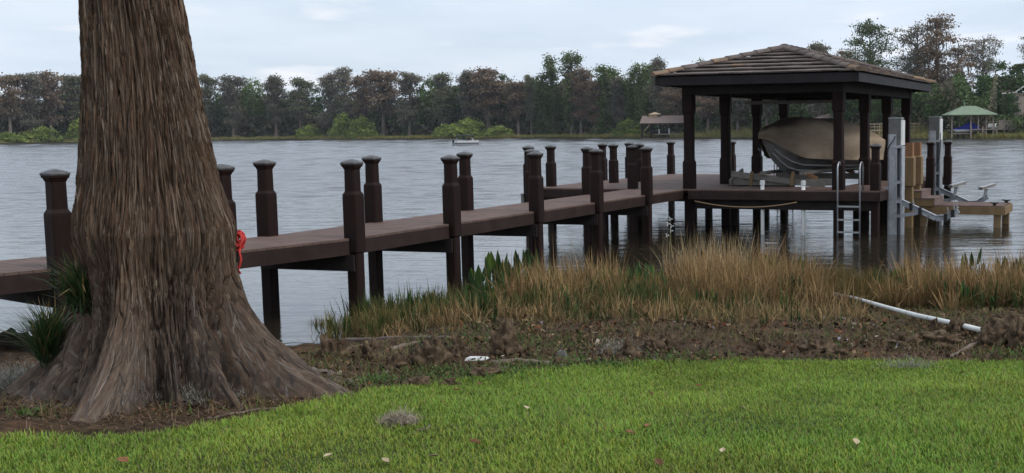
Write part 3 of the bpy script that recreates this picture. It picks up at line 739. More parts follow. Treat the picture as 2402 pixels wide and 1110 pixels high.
# ------------------------------------------------------------------ boat under a cover, on its lift (boathouse frame)
def frame_thing(name, label, cat_, group=None): return thing(name, label, cat_, (OX, OY, 0), -TH, group)
_bx = L2W(1.42, .95)
boat = thing('covered_boat', 'motorboat on its lift under a stained tan canvas cover', 'boat', (_bx[0], _bx[1], 0), -TH - R(15))
BQ, BS, BL = 0.0, 0.0, 5.5
def bw(u): return 1.05 * (1 - (1 - min(u / .55, 1)) ** 1.4) * (1 - .07 * max(u - .6, 0) / .4) + .02
def gun(u): return 2.09 + .20 * (1 - u) ** 2
def keel(u): return 1.30 + 1.0 * max(0, 1 - u / .27) ** 2.0
U = [0, .015, .04, .08, .13, .19, .26, .34, .45, .58, .72, .86, 1.0]
def hull_ring(u):
    y = BS + .12 + u * (BL - .15); w = bw(u); g = gun(u); k = min(keel(u), g - .05); wc = w * .80; zc = k + (g - k) * (.36 + .25 * (1 - u) ** 3)
    half = [(w, g), (w * .985, g - .06), (w * .93, (g + zc) / 2), (wc + .03, zc + .02), (wc, zc - .01), (wc * .66, zc - (zc - k) * .36), (wc * .64, zc - (zc - k) * .40), (wc * .33, zc - (zc - k) * .68), (wc * .31, zc - (zc - k) * .72), (0, k)]
    return [(BQ + x, y, z) for x, z in half] + [(BQ - x, y, z) for x, z in half[-2::-1]]
rings = [hull_ring(u) for u in U]
MB().loft([r for r in rings], closed=True).put('hull', 'hull', boat, smooth=False)
def bottom_ring(u):
    r = hull_ring(u); n = len(r); return [(p[0] + (p[0] - BQ) * .004, p[1], p[2] - .004) for p in r[4:n - 4]]
MB().loft([bottom_ring(u) for u in U], closed=False, caps=False).put('hull_bottom', 'bottom', boat)
pm('cover', (.19, .158, .12), (.41, .35, .27), .9, 1.1, (1, .55, 1.6), .35, 14, spec=.12, c3=(.30, .25, .185), attr='Col')
def cover():
    nu, nv = 90, 64; u = np.linspace(0, 1, nu)[:, None]; v = np.linspace(-1, 1, nv)[None, :]
    w = np.array([bw(max(float(x), .002)) for x in u[:, 0]])[:, None] - .02 + .055 * np.clip(u / .05, 0, 1)
    g = gun(u) + .03
    y = BS + u * BL
    ridge = .50 * np.clip(u / .26, 0, 1) ** .8 * (1 - .88 * smooth(.66, 1.0, u)) + .02
    a = np.abs(v)
    top = a < .62
    t = a / .62
    x = np.where(top, w * np.clip(t, 0, 1) ** .85, w * (1 - .05 * smooth(.62, 1, a)) + .012 * np.sin(u * 150 + 2 * vn(u * 9, 0, 0, 3)) * smooth(.66, .85, a))
    z = np.where(top, g + ridge * (1 - np.clip(t, 0, 1) ** 2.2) , g - (.10 + .42 * smooth(0, .25, u)) * (a - .62) / .38)
    sag = .045 * np.sin(u * 22) * (1 - np.clip(t, 0, 1)) * np.clip(t, 0, 1) * 2 + .022 * vn(u * 26, v * 4, 0, 71) + .012 * vn(u * 60, v * 7, 0, 72)
    z = z + sag * (a < .66)
    x = x + .012 * vn(u * 30, v * 8, 0, 73)
    fold = np.clip(u / .015, .05, 1)
    V = np.stack([BQ + np.sign(v) * x * np.ones_like(y), y + 0 * x, z + 0 * x], -1).reshape(-1, 3)
    i, j = np.meshgrid(np.arange(nv - 1), np.arange(nu - 1)); k = (j * nv + i).ravel()
    Fq = np.stack([k, k + 1, k + 1 + nv, k + nv], 1)
    # mildew on the top and bow of the canvas: a stain with a shape of its own
    st = .8 * smooth(.58, .15, a + .16 * vn(u * 7, v * 3, 0, 75)) * smooth(.80, .42, u + .12 * vn(u * 9, v * 6, 0, 76)) * smooth(-.02, .12, u)
    st2 = smooth(.35, .0, u + .1 * vn(u * 8, v * 5, 0, 77)) * .45
    s_ = 1 - np.clip(.78 * st + st2, 0, .85)
    cc = np.stack([s_ * 1.08, s_ * 1.0, s_ * (.94 + .1 * st)], -1).reshape(-1, 3)
    me = npmesh('cover', V, Fq, 'cover', col=cc, smooth=True)
    put('cover', me, boat)
cover()
for f_, wd in ((.37, .66), (.70, .33)):       # spray rails
    for sg in (-1, 1):
        pts = []
        for u in U[3:]:
            w = bw(u); g = gun(u); k = min(keel(u), g - .05); zc = k + (g - k) * (.36 + .25 * (1 - u) ** 3); pts.append((BQ + sg * w * .80 * wd, BS + .12 + u * (BL - .15), zc - (zc - k) * f_ - .012))
        MB().tube(pts, .02, 5).put('spray_rail', 'hull', boat)
MB().tube([(BQ + 1.16 * 0, BS - .02, gun(0) - .30), (BQ, BS + .05, gun(0) - .36)], .012, 6).put('bow_eye', 'chrome', boat)
lift = frame_thing('boat_lift', 'cradle lift with grey beams and bunks under the covered boat', 'boat lift')
for s in (1.75, 5.6):
    MB().box(.44, 3.26, s - .07, s + .07, DECK + .02, DECK + .18).put('cross_beam', 'cradle', lift)
    for q in (.9, 2.66):
        MB().bar((q, s, DECK + .18), (1.85 + (q - 1.85) * .62, s, DECK + .30), .09, .09).put('bunk_bracket', 'rawtop', lift)
for q in (1.35, 2.35):
    MB().bar((q, 1.5, DECK + .32), (q, 6.0, DECK + .34), .14, .08).put('bunk', 'cradle', lift)
MB().bar((.5, 1.62, DECK + .30), (2.9, 1.58, DECK + .02), .05, .14).put('brace', 'cradle', lift)
MB().bar((.45, 2.6, DECK + .33), (.50, 1.5, DECK + .08), .06, .14).put('brace', 'cradle', lift)
for q, s in ((1.05, 1.45), (2.1, 1.45)):
    MB().bar((q, s, DECK + .02), (q + .04, s, DECK + .36), .07, .07).put('guide_post', 'rawwood', lift)
for q in (.44, 3.26):
    for s in (1.75, 5.6):
        MB().tube([(q, s, DECK + .1), (q, s, EAVE - .26)], .006, 5).put('cable', 'cradle', lift)
MB().box(.55, 3.1, 2.5, 2.56, EAVE - .5, EAVE - .42).put('drive_shaft', 'cradle', lift)

# white capped pipes standing in front of the deck
for k, (px, lab) in enumerate(((1790, 'left white capped pipe standing in front of the boathouse deck'), (1886, 'right white capped pipe standing in front of the boathouse deck'))):
    q = .0
    for _ in range(30):
        x, y = L2W(q, -.08); q += (px - (CX + F_PX * x / y)) / F_PX * y
    t = frame_thing('guide_pipe', lab, 'pipe', 'white guide pipes at the boathouse')
    MB().tube([(q, -.08, -1.0), (q, -.08, DECK + .12)], .045, 14).put('pipe', 'pvc', t, smooth=True)
    MB().tube([(q, -.08, DECK + .11), (q, -.08, DECK + .20), (q, -.08, DECK + .215)], [.058, .058, .04], 14).put('cap', 'white', t, smooth=False)
# ladders
def ladder(label, q0, q1, s, dirn, zt):
    t = frame_thing('dock_ladder', label, 'ladder')
    for q in (q0, q1):
        pts = [(q, s, -.55), (q, s, zt - .12)] + [(q, s + dirn * (.15 - .15 * math.cos(a)), zt - .12 + .14 * math.sin(a)) for a in [math.pi * k / 8 for k in range(1, 8)]] + [(q, s + dirn * .30, zt - .12), (q, s + dirn * .30, DECK)]
        MB().tube(pts, .019, 10).put('rail', 'chrome', t, smooth=True)
    for z in (-.25, .12, .40, .70): 
        if z != .12 or True: MB().bar((q0, s, z), (q1, s, z), .06, .035).put('rung', 'chrome', t)
ladder('silver ladder at the near right corner of the boathouse deck', 3.72, 4.23, -.40, 1, DECK + .62)
ladder('small silver ladder on the far side of the deck beyond the boat bow', -.65, -.15, 9.2, -1, DECK + .52)
# rope slung under the front edge
pts = []
A_, B_ = Vector((.25, -.34, DECK - .27)), Vector((2.75, -.34, DECK - .27))
for k in range(25):
    f = k / 24; p = A_.lerp(B_, f); pts.append((p.x, p.y, p.z - .13 * 4 * f * (1 - f)))
o = MB().tube(pts, .013, 7).put('rope', 'rope', None, (OX, OY, 0), (0, 0, -TH), True); tag(o, 'tan rope slung below the boathouse deck edge', 'rope')
# red rope coil on the walk
def coil():
    c = Vector((-5.545, 14.62, DECK + .13)); pts = []; r = random.Random(4)
    for k in range(150):
        a = k / 15 * 2 * math.pi; rr_ = .07 + .035 * math.sin(k * .37) + r.uniform(-.014, .014)
        pts.append((math.cos(a) * rr_ * .75 + .01 * math.sin(k * .9), -.05 + .05 * math.sin(k * .23) + math.sin(a) * .03, math.sin(a) * rr_ + .015 * math.sin(k * .51)))
    pts += [(.05, -.16, -.12), (.075, -.18, -.2), (.06, -.18, -.27), (.03, -.18, -.33), (.06, -.18, -.38)]
    o = MB().tube(pts, .013, 6).put('rope_coil', 'redrope', None, c, smooth=True); tag(o, 'coil of red rope hung at the dock edge beside the big trunk', 'rope')
coil()
# utility box on the outermost post
MB().box(-4.16, -4.09, -.72, -.56, DECK - .42, DECK - .12).put('meter_box', 'boxgrey', plat)

# ------------------------------------------------------------------ jet ski lift at the right side
jl = frame_thing('elevator_lift', 'aluminium elevator lift with two grey columns and bent arms beside the boathouse', 'boat lift')
for s, h in ((.62, .0), (6.3, .06)):
    q = 4.73 if h == 0 else 4.64
    col = MB()
    col.box(q - .08, q + .10, s - .02, s + .02, -.9, 2.30 + h)           # web, facing the camera
    col.box(q - .085, q - .055, s - .02, s + .16, -.9, 2.30 + h)
    co = col.put('column', 'alu', jl)
    MB().box(q + .10, q + .125, s - .03, s + .30, -.9, 1.98 + h).put('flange', 'alu', co)
    MB().box(q + .10, q + .22, s + .20, s + .23, -.9, 1.98 + h).put('web', 'alu', co)
    MB().box(q + .215, q + .245, s - .03, s + .30, -.9, 1.98 + h).put('flange', 'alu', co)
    for z in (2.03 + h, 1.22, .78): MB().box(q + .127, q + .213, s - .02, s + .19, z - .05, z + .02).put('stiffener', 'alu', co)
    MB().box(q - .09, q + .25, s - .035, s + .31, 1.985 + h, 2.03 + h).put('head_plate', 'alu', co)
    mbx = MB(); x0, x1, y0, y1, z0, z1 = q - .085, q + .20, s + .03, s + .36, 2.05 + h, 2.66 + h
    mbx.box(x0, x1, y0, y1, z0, z1); bx = mbx.put('motor_box', 'boxgrey', jl)
    mb2 = MB(); mb2.prism([(x1, y0), (x1 + .03, y0 + .01), (x1 + .03, y1), (x1, y1)], z0, z1 - .04); mb2.put('box_cover', 'white', bx)
    mb2 = MB(); mb2.box(x0 - .006, x1 + .006, y0 - .006, y1, z1, z1 + .02); mb2.put('box_lid', 'alu', bx)
    cab = [(q + .08, s - .03, 2.26 + h), (q + .06, s - .06, 2.18 + h), (q - .03, s - .06, 2.06 + h), (q - .08, s - .05, 1.98 + h)] if h == 0 else [(q + .24, s - .05, 2.3), (q + .25, s - .08, 1.9), (q + .2, s - .08, 1.6), (q + .05, s - .08, 1.3), (q - .1, s - .05, 1.2)]
    MB().tube(cab, .012, 6).put('cable', 'blackrubber', jl, smooth=True)
    MB().box(q - .2, q - .085, s + .02, s + .12, DECK - .06, DECK + .04).put('deck_bracket', 'alu', jl)
    # bent arm
    Aq = [(q + .12, .80), (q + .62, .57), (q + 1.02, .39), (q + 1.22, .40), (q + 1.52, .58)]
    for k in range(len(Aq) - 1):
        a, b = Aq[k], Aq[k + 1]
        MB().bar((a[0], s + .05, a[1]), (b[0], s + .05, b[1]), .05, .125).put('arm', 'alu', jl)
        MB().bar((a[0], s + .05, a[1] + .065), (b[0], s + .05, b[1] + .065), .13, .012).put('arm_flange', 'alu', jl)
    MB().bar((q + .10, s + .05, .42), (q + .70, s + .05, .52), .045, .08).put('arm_strut', 'alu', jl)
    if h == 0:
        for f in (.45, .66, 1.40, 1.24):
            z = float(np.interp(q + f, [p[0] for p in Aq], [p[1] for p in Aq]))
            MB().box(q + f - .035, q + f + .035, s - .03, s + .13, z - .085, z + .085).put('pad_strap', 'blackrubber', jl)
        for f in (.52, 1.30, 1.44, 1.5):
            z = float(np.interp(q + f, [p[0] for p in Aq], [p[1] for p in Aq]))
            MB().bar((q + f, s + .02, z + .05), (q + f - .02, s + .02, z + .20), .02, .02).put('bolt', 'alu', jl)
        MB().bar((q + .86, s - .02, .46), (q + .74, s - .04, -.15), .025, .025).put('hanging_bar', 'cradle', jl)
    else:
        for f in (.62, 1.42):
            z = float(np.interp(q + f, [p[0] for p in Aq], [p[1] for p in Aq]))
            for ds_ in (-.12, .12): MB().bar((q + f, s + .05 + ds_, z), (q + f + .05, s + .05 + ds_, z + .26), .05, .05).put('bunk_bracket', 'alu', jl)
            MB().bar((q + f - .05, s - .35, z + .29), (q + f + .2, s + .45, z + .36), .12, .06).put('bunk', 'cradle', jl)
            MB().bar((q + f - .05, s - .35, z + .325), (q + f + .2, s + .45, z + .395), .10, .012).put('bunk_pad', 'alu', jl)
# unfinished wood posts, stairs and low platform
low = frame_thing('low_platform', 'new timber landing platform with steps down beside the boathouse', 'platform')
PZ = .53
for q, s in ((4.72, 2.75), (4.72, 3.75)):
    d = DECK
    mbp = MB(); mbp.sections([(-.9, .10, .008), (d - .02, .10, .008)]); po = mbp.put('post', 'rawwood', low, (q, s, 0))
    MB().sections([(d - .018, .135, .006), (d + .66, .135, .006), (d + .70, .10, .006), (d + .705, .099, .006)]).put('post_sleeve', 'rawwood', po)
    MB().sections([(d + .70, .098, .006), (d + 1.03, .098, .006)]).put('post_top', 'rawtop', po)
mbd = MB(); cols = []
plank_run(mbd, cols, V2(4.9, 3.15), V2(6.95, 3.15), V2(4.9, 4.75), V2(6.95, 4.75), z=PZ)
plank_put(mbd, cols, low)
for a, b in (((4.9, 3.13), (6.97, 3.13)), ((6.97, 3.17), (6.97, 4.73)), ((4.9, 4.77), (6.97, 4.77))):
    MB().bar((*a, PZ - .125), (*b, PZ - .125), .04, .19).put('fascia_board', 'rawwood', low)
for q, s in ((6.8, 3.25), (6.84, 4.6), (5.0, 4.6), (5.0, 3.3)):
    MB().sections([(-.9, .085, .006), (PZ - .04, .085, .006)]).put('leg', 'rawwood', low, (q, s, 0))
for k, (z, q0, q1) in enumerate(((PZ + .36, 4.66, 4.98), (PZ + .18, 4.66, 5.30))):
    st = MB().box(q0, q1, 3.05, 4.35, z - .03, z); st.put('stair_tread', 'stair', low)
    MB().box(q1 - .03, q1 - .005, 3.06, 4.34, z - .18, z - .03).put('stair_riser', 'stair', low)
    MB().box(q0, q1 - .03, 3.06, 3.10, z - .2, z - .03).put('stair_side', 'rawwood', low)
for q, s in ((6.72, 3.3), (6.86, 4.5)):
    cl = MB().tube([(q - .11, s, PZ + .075), (q - .06, s, PZ + .065), (q + .06, s, PZ + .065), (q + .11, s, PZ + .075)], .014, 8); c_ = cl.put('cleat', 'blackrubber', low, smooth=True)
    MB().box(q - .045, q + .045, s - .012, s + .012, PZ, PZ + .06).put('cleat_foot', 'blackrubber', c_)
# ------------------------------------------------------------------ lawn, reeds and shore debris
def in_view(X, Y, m=.06): return (X / Y > (0 - CX) / F_PX - m) & (X / Y < (2402 - CX) / F_PX + m)
def lawn():
    n = 560000; r = np.random.default_rng(101)
    Y = 4.9 + (12.6 - 4.9) * r.random(n) ** 1.05; X = r.uniform(-6.4, 4.2, n)
    k = in_view(X, Y) & (Y < lawn_y(X) + .12 * vn(X * 2.5, Y * 2.5, 0, 51) + .10 * vn(X * 9, Y * 9, 0, 52) + .05 * r.normal(size=n))
    ax = tr_axis(.8); k &= np.hypot(X - ax, Y - TY) > trunk_r(np.arctan2(Y - TY, X - ax), np.full(n, .78)) * .96
    X, Y = X[k], Y[k]; n = len(X)
    P = np.stack([X, Y, gz(X, Y) - .004], 1)
    pt = vn(X * 1.6, Y * 1.6, 0, 53) + .6 * vn(X * 5, Y * 5, 0, 54)
    L = r.uniform(.03, .068, n) * (1 + .25 * np.clip(pt, -1, 1)); far = np.clip((Y - 5) / 6, 0, 1)
    lean = np.abs(r.normal(.45, .35, n)); dry = (r.random(n) < .055 + .05 * np.clip(pt, 0, 1))
    pt2 = vn(X * .9 + 4, Y * .9, 0, 57); g = np.stack([.215 + .025 * np.clip(pt2, -1, 1) + .075 * r.random(n), .335 + .09 * r.random(n), .048 + .02 * r.random(n)], 1) * (1 + .11 * pt)[:, None]
    yel = r.random(n) < .25; g[yel] *= [1.35, 1.08, .95]
    g[dry] = np.array([.30, .23, .11]) * r.uniform(.6, 1.1, (dry.sum(), 1))
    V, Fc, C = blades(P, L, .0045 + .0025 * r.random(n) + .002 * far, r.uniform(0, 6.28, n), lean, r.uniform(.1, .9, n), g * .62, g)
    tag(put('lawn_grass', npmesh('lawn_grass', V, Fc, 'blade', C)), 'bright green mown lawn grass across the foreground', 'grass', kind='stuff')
lawn()
# ---- reed bed: where it stands is drawn on the ground
def poly_mask(px, X, Y, zl=0.0):
    pts = [at_z(a, b, zl)[:2] for a, b in px]; ins = np.zeros(len(X), bool); j = len(pts) - 1
    for i in range(len(pts)):
        xi, yi = pts[i]; xj, yj = pts[j]
        ins ^= ((yi > Y) != (yj > Y)) & (X < (xj - xi) * (Y - yi) / (yj - yi + 1e-12) + xi); j = i
    return ins, pts
_pp = np.array([gp(x, y)[:2] for x, y in [(1925, 695), (2010, 716), (2080, 738), (2150, 759), (2230, 778), (2318, 800)]])
def off_pipe(X, Y):     # the pipe keeps its own strip of bank clear
    yp = np.interp(X, _pp[:, 0], _pp[:, 1]); return ~((X > _pp[0, 0]) & (X < _pp[-1, 0]) & (Y < yp + .15) & (Y > yp - 2.6))
def scatter(px, n, seed, clump=.0, fr=1.2):
    r = np.random.default_rng(seed); pts = np.array([at_z(a, b, 0)[:2] for a, b in px])
    X = r.uniform(pts[:, 0].min(), pts[:, 0].max(), n); Y = r.uniform(pts[:, 1].min(), pts[:, 1].max(), n)
    m, _ = poly_mask(px, X, Y)
    if clump: m &= vn(X * fr, Y * fr, 0, seed) > clump + r.normal(size=n) * .2
    m &= off_pipe(X, Y) | (r.random(n) < .06)
    return X[m], Y[m], r
def reedset(parts, px, n, seed, L0, L1, W, colA, colB, tip, lean=.28, curl=.5, clump=0, fr=1.2, broken=.0):
    X, Y, r = scatter(px, n, seed, clump, fr); m = len(X)
    P = np.stack([X, Y, np.maximum(gz(X, Y), -.08) - .02], 1)
    t = r.random((m, 1)); c = np.array(colA) * (1 - t) + np.array(colB) * t; c = c * r.uniform(.7, 1.25, (m, 1))
    hv = 1 + .35 * vn(X * 1.1, Y * 1.1, 0, seed + 1)
    ln = np.abs(r.normal(0, lean, m)); cu = r.uniform(-.2, curl, m)
    bk = r.random(m) < broken; ln[bk] += r.uniform(.5, 1.1, bk.sum())
    parts.append(blades(P, r.uniform(L0, L1, m) * hv, W * r.uniform(.7, 1.3, m), r.uniform(0, 6.28, m), ln, cu, c * .85, c * np.array(tip)))
TAN, TAN2, GRN, OLV = (.34, .235, .115), (.46, .335, .18), (.075, .11, .03), (.15, .145, .05)
EDGE_FRONT = [(1000, 778), (1250, 778), (1500, 775), (1700, 765), (1900, 735), (2000, 715), (2150, 715), (2402, 735), (2600, 745)]
tanp, grnp = [], []
# right hand and middle tan masses, olive growth in front, dark green in the water's edge
bed_all = [(790, 768), (1000, 775), (1250, 775), (1500, 772), (1700, 768), (1840, 745), (1890, 682), (2050, 688), (2200, 708), (2420, 745), (2500, 700), (2500, 668), (2300, 672), (2150, 668), (2060, 690), (1990, 690), (1900, 668), (1780, 660), (1600, 660), (1500, 668), (1400, 672), (1250, 668), (1130, 690), (1020, 720), (900, 735), (830, 745)]
reedset(grnp, bed_all, 20000, 201, .14, .34, .009, OLV, (.21, .17, .065), (1.3, 1.1, .9), .35, .6)
reedset(tanp, bed_all, 8000, 202, .12, .34, .008, (.26, .17, .08), TAN, (1.2, 1.15, 1.1), .45, .7, clump=-.2)
def tussocks(parts, px, nt, seed, L0, L1, W, colA, colB, per=70, spread=.10, fan=.42, tip=1.1, brk=.10):
    X, Y, r = scatter(px, nt, seed); nt = len(X); X2, Y2 = X + r.normal(0, .22, nt), Y + r.normal(0, .5, nt); k_ = off_pipe(X2, Y2); X, Y = np.where(k_, X2, X), np.where(k_, Y2, Y); cnt = r.integers(int(per * .4), int(per * 1.5), nt); i = np.repeat(np.arange(nt), cnt); m = len(i)
    a = r.uniform(0, 6.28, m); d = np.abs(r.normal(0, spread, m)) * r.uniform(.6, 1.5, nt)[i]
    x, y = X[i] + np.cos(a) * d, Y[i] + np.sin(a) * d; P = np.stack([x, y, np.maximum(gz(x, y), -.08) - .02], 1)
    hs = r.uniform(L0, L1, nt)[i] * np.clip(r.normal(.8, .2, m), .25, 1.3); tilt = r.normal(0, .12, (nt, 2))[i]
    ln = np.clip(d / spread * fan * .4 + np.abs(r.normal(0, .16, m)), 0, 1.3); bk = r.random(m) < brk; ln[bk] += r.uniform(.3, .9, bk.sum())
    az = np.where(r.random(m) < .75, a + r.normal(0, .5, m), r.uniform(0, 6.28, m)); cu = r.uniform(-.25, .45, m); bend = r.random(m) < .22; cu[bend] += r.uniform(.6, 1.5, bend.sum())
    t = np.clip(r.random((nt, 1))[i] * .7 + .3 * r.random((m, 1)), 0, 1); c = (np.array(colA) * (1 - t) + np.array(colB) * t) * r.uniform(.6, 1.25, (m, 1))
    parts.append(blades(P, hs, W * r.uniform(.6, 1.3, m), az, ln, cu, c * .62, c * tip))
STRAW, STRAW2, BRN = (.24, .135, .055), (.47, .32, .15), (.15, .085, .036)
mid1 = [(1210, 745), (1330, 757), (1420, 740), (1430, 690), (1390, 664), (1270, 668), (1190, 700)]
tussocks(tanp, mid1, 95, 203, .40, .86, .014, STRAW, STRAW2, 44)
mid2 = [(1560, 740), (1760, 755), (1910, 735), (1910, 690), (1850, 664), (1740, 652), (1620, 655), (1560, 690)]
tussocks(tanp, mid2, 165, 204, .42, .96, .014, STRAW, STRAW2, 44)
tussocks(tanp, [(1590, 672), (1740, 672), (1750, 648), (1600, 648)], 40, 214, .65, 1.05, .010, (.40, .31, .17), (.55, .44, .27), 22, .07, .3)
rt = [(2100, 720), (2250, 735), (2420, 742), (2500, 720), (2500, 668), (2300, 662), (2180, 656), (2110, 680)]
tussocks(tanp, rt, 240, 205, .34, .80, .014, STRAW, STRAW2, 44, fan=.6, brk=.2)
tussocks(tanp, [(1420, 760), (1580, 760), (1580, 700), (1430, 690)], 110, 215, .25, .48, .010, BRN, STRAW, 40)
tussocks(grnp, bed_all, 420, 219, .26, .52, .034, (.022, .05, .014), (.06, .10, .026), 12, .09, .3, 1.15)
tussocks(grnp, [(1090, 720), (1250, 735), (1260, 690), (1130, 685)], 60, 220, .3, .5, .036, (.022, .05, .014), (.05, .095, .024), 14, .09, .3, 1.15)
tussocks(grnp, bed_all, 700, 216, .18, .42, .010, (.085, .085, .028), (.24, .17, .065), 40, .10, .6, 1.25)
tussocks(grnp, bed_all, 620, 217, .25, .55, .014, (.04, .075, .02), (.10, .14, .035), 40, .09, .35, 1.1)
lefts = [(800, 768), (900, 775), (1060, 768), (1060, 705), (980, 725), (860, 745)]
tussocks(grnp, lefts, 80, 206, .22, .44, .009, (.13, .13, .045), (.30, .23, .09), 60, .09, .6, 1.25)
grassy = [(1880, 710), (2000, 718), (2090, 705), (2080, 675), (1980, 664), (1890, 670)]
tussocks(grnp, grassy, 160, 207, .3, .52, .009, (.13, .105, .035), (.27, .18, .065), 50, .1, .3, 1.1)
front = [(900, 800), (1050, 815), (1300, 822), (1600, 820), (1900, 800), (2000, 760), (1900, 735), (1600, 752), (1300, 762), (1050, 765), (900, 765)]
tussocks(grnp, front, 260, 208, .14, .32, .009, (.14, .13, .05), (.32, .24, .11), 16, .08, .6, 1.2)
tussocks(tanp, front, 420, 218, .16, .46, .012, BRN, STRAW2, 16, .08, .9, 1.2, .4)
tussocks(tanp, [(1950, 800), (2100, 790), (2090, 760), (1960, 740)], 60, 221, .14, .3, .010, BRN, STRAW2, 14, .08, .9, 1.2, .4)
tussocks(grnp, front, 160, 222, .16, .34, .026, (.035, .065, .018), (.10, .13, .04), 8, .07, .5, 1.15)
for nm, pp, lab in (('dry_reeds', tanp, 'dry tan reeds bunched along the water edge'), ('green_sedge', grnp, 'olive green sedge growing low through the reed bed')):
    V, Fc, C = cat(pp); tag(put(nm, npmesh(nm, V, Fc, 'reed', C)), lab, 'reeds', kind='stuff')
# broad-leaved pickerelweed: each clump is a plant
def weed(px, py, n, L, spread, label, seed, lance=1.0, light=1.0, z=0.0):
    r = np.random.default_rng(seed); p = at_z(px, py, z); g0 = max(float(gz(p[0], p[1])), -.05) - .03
    t = thing('pickerelweed', label, 'plant', (p[0], p[1], g0), 0, 'broad-leaved water plants in the reed bed')
    ms, ml = MB(), MB(); cs = []
    V_, F_, C_ = [], [], []; o = 0
    for k in range(int(n * 1.8)):
        a = r.uniform(0, 6.28); d = abs(r.normal(0, spread * 1.3)); b = np.array([math.cos(a) * d, math.sin(a) * d, 0]); ln = r.uniform(0, .28); hh = L * r.uniform(.45, 1.0); da = r.uniform(0, 6.28)
        dirv = np.array([math.cos(da) * math.sin(ln), math.sin(da) * math.sin(ln), math.cos(ln)]); top = b + dirv * hh * .6
        ms.tube([b, b + dirv * hh * .3, top], [.007, .006, .005], 5, False)
        wl = hh * .075 * lance * r.uniform(.8, 1.3); ll = hh * .5; fa = r.uniform(0, 6.28); side = np.array([math.cos(fa), math.sin(fa), 0]); nrm = np.cross(side, dirv)
        prof = [(0, .15), (.12, .8), (.35, 1.0), (.65, .7), (1.0, .0)]
        c = np.array([.035, .075, .022]) * r.uniform(.6, 1.5) * light
        if r.random() < .2: c = np.array([.10, .16, .03]) * r.uniform(.7, 1.3)
        for f, w in prof:
            cpt = top + dirv * ll * f + nrm * (.10 * ll * f * f)
            V_ += [cpt - side * wl * w + nrm * wl * w * .35, cpt, cpt + side * wl * w + nrm * wl * w * .35]; C_ += [c, c * 1.1, c]
        for q in range(4):
            i = o + q * 3
            F_ += [(i, i + 1, i + 4), (i, i + 4, i + 3), (i + 1, i + 2, i + 5), (i + 1, i + 5, i + 4)]
        o += 15
    MATS.get('stem') or pm('stem', (.05, .075, .025), (.08, .1, .035), .7, 5)
    put('stems', ms.mesh('stems', 'stem'), t)['kind'] = 'stuff'
    put('leaves', npmesh('leaves', np.array(V_), np.array(F_), 'blade', np.array(C_)), t)['kind'] = 'stuff'
WEEDS = [(1130, 695, 16, .55, .12, 'dark broad-leaved plant clump at the left tip of the reed bed'), (1172, 682, 20, .66, .14, 'tallest dark broad-leaved clump beside the left water opening'), (1205, 690, 18, .55, .14, 'dark leafy clump just left of the first tan reed mass'), (1240, 655, 18, .6, .16, 'leafy clump at the foot of the near dock post in the reeds'), (1440, 700, 20, .5, .2, 'dark green leaves right of the first tan reed mass'), (1530, 690, 18, .55, .14, 'bright green broad leaves between the two tan reed masses'), (1400, 668, 14, .42, .2, 'low dark leaves behind the first tan reed mass'), (1640, 725, 18, .45, .15, 'green leaves low in front of the middle tan reeds'), (1660, 765, 14, .36, .12, 'dark leaves at the muddy front of the middle reeds'), (1810, 672, 18, .55, .14, 'green leaves poking from the top of the middle tan reeds'), (1880, 672, 14, .58, .12, 'bright leaf blades at the right end of the middle tan reeds'), (1855, 715, 18, .5, .16, 'green leaves inside the right part of the middle reeds'), (2100, 680, 24, .42, .2, 'dark green clump left of the right hand reeds'), (2275, 660, 8, .62, .1, 'few tall dark leaves rising above the right hand reeds'), (2355, 668, 14, .5, .16, 'dark leaf spears behind the right hand reeds'), (2400, 672, 14, .52, .14, 'dark leaf spears at the right picture edge'), (2260, 735, 14, .4, .14, 'green leaves low in the right hand reeds above the pipe'), (1280, 745, 14, .4, .12, 'green leaves low in front of the first tan reed mass')]
for k, w in enumerate(WEEDS): weed(*w, seed=300 + k, light=1.7 if 'bright' in w[5] else .9, lance=1.1)
# stalk with white flowers
fl = at_z(1573, 640, 0); t = thing('arrowhead_flower', 'thin stalk with small white flowers in front of the dark water', 'plant', (fl[0], fl[1], -.05))
MB().tube([(0, 0, 0), (.02, 0, .5), (.0, .01, 1.0)], .006, 5).put('stem', 'stem', t)
for x, z in ((.01, .98), (-.03, .9), (.03, .86), (-.05, .70), (.02, .78)):
    mbf = MB()
    for a in range(3):
        c, s = math.cos(a * 2.1), math.sin(a * 2.1); mbf.add([(x, -.01, z), (x + c * .028 - s * .012, -.02, z + s * .028 + c * .012), (x + c * .036, -.012, z + s * .036), (x + c * .028 + s * .012, -.02, z + s * .028 - c * .012)], [(0, 1, 2, 3)])
    mbf.put('flower', 'white', t)

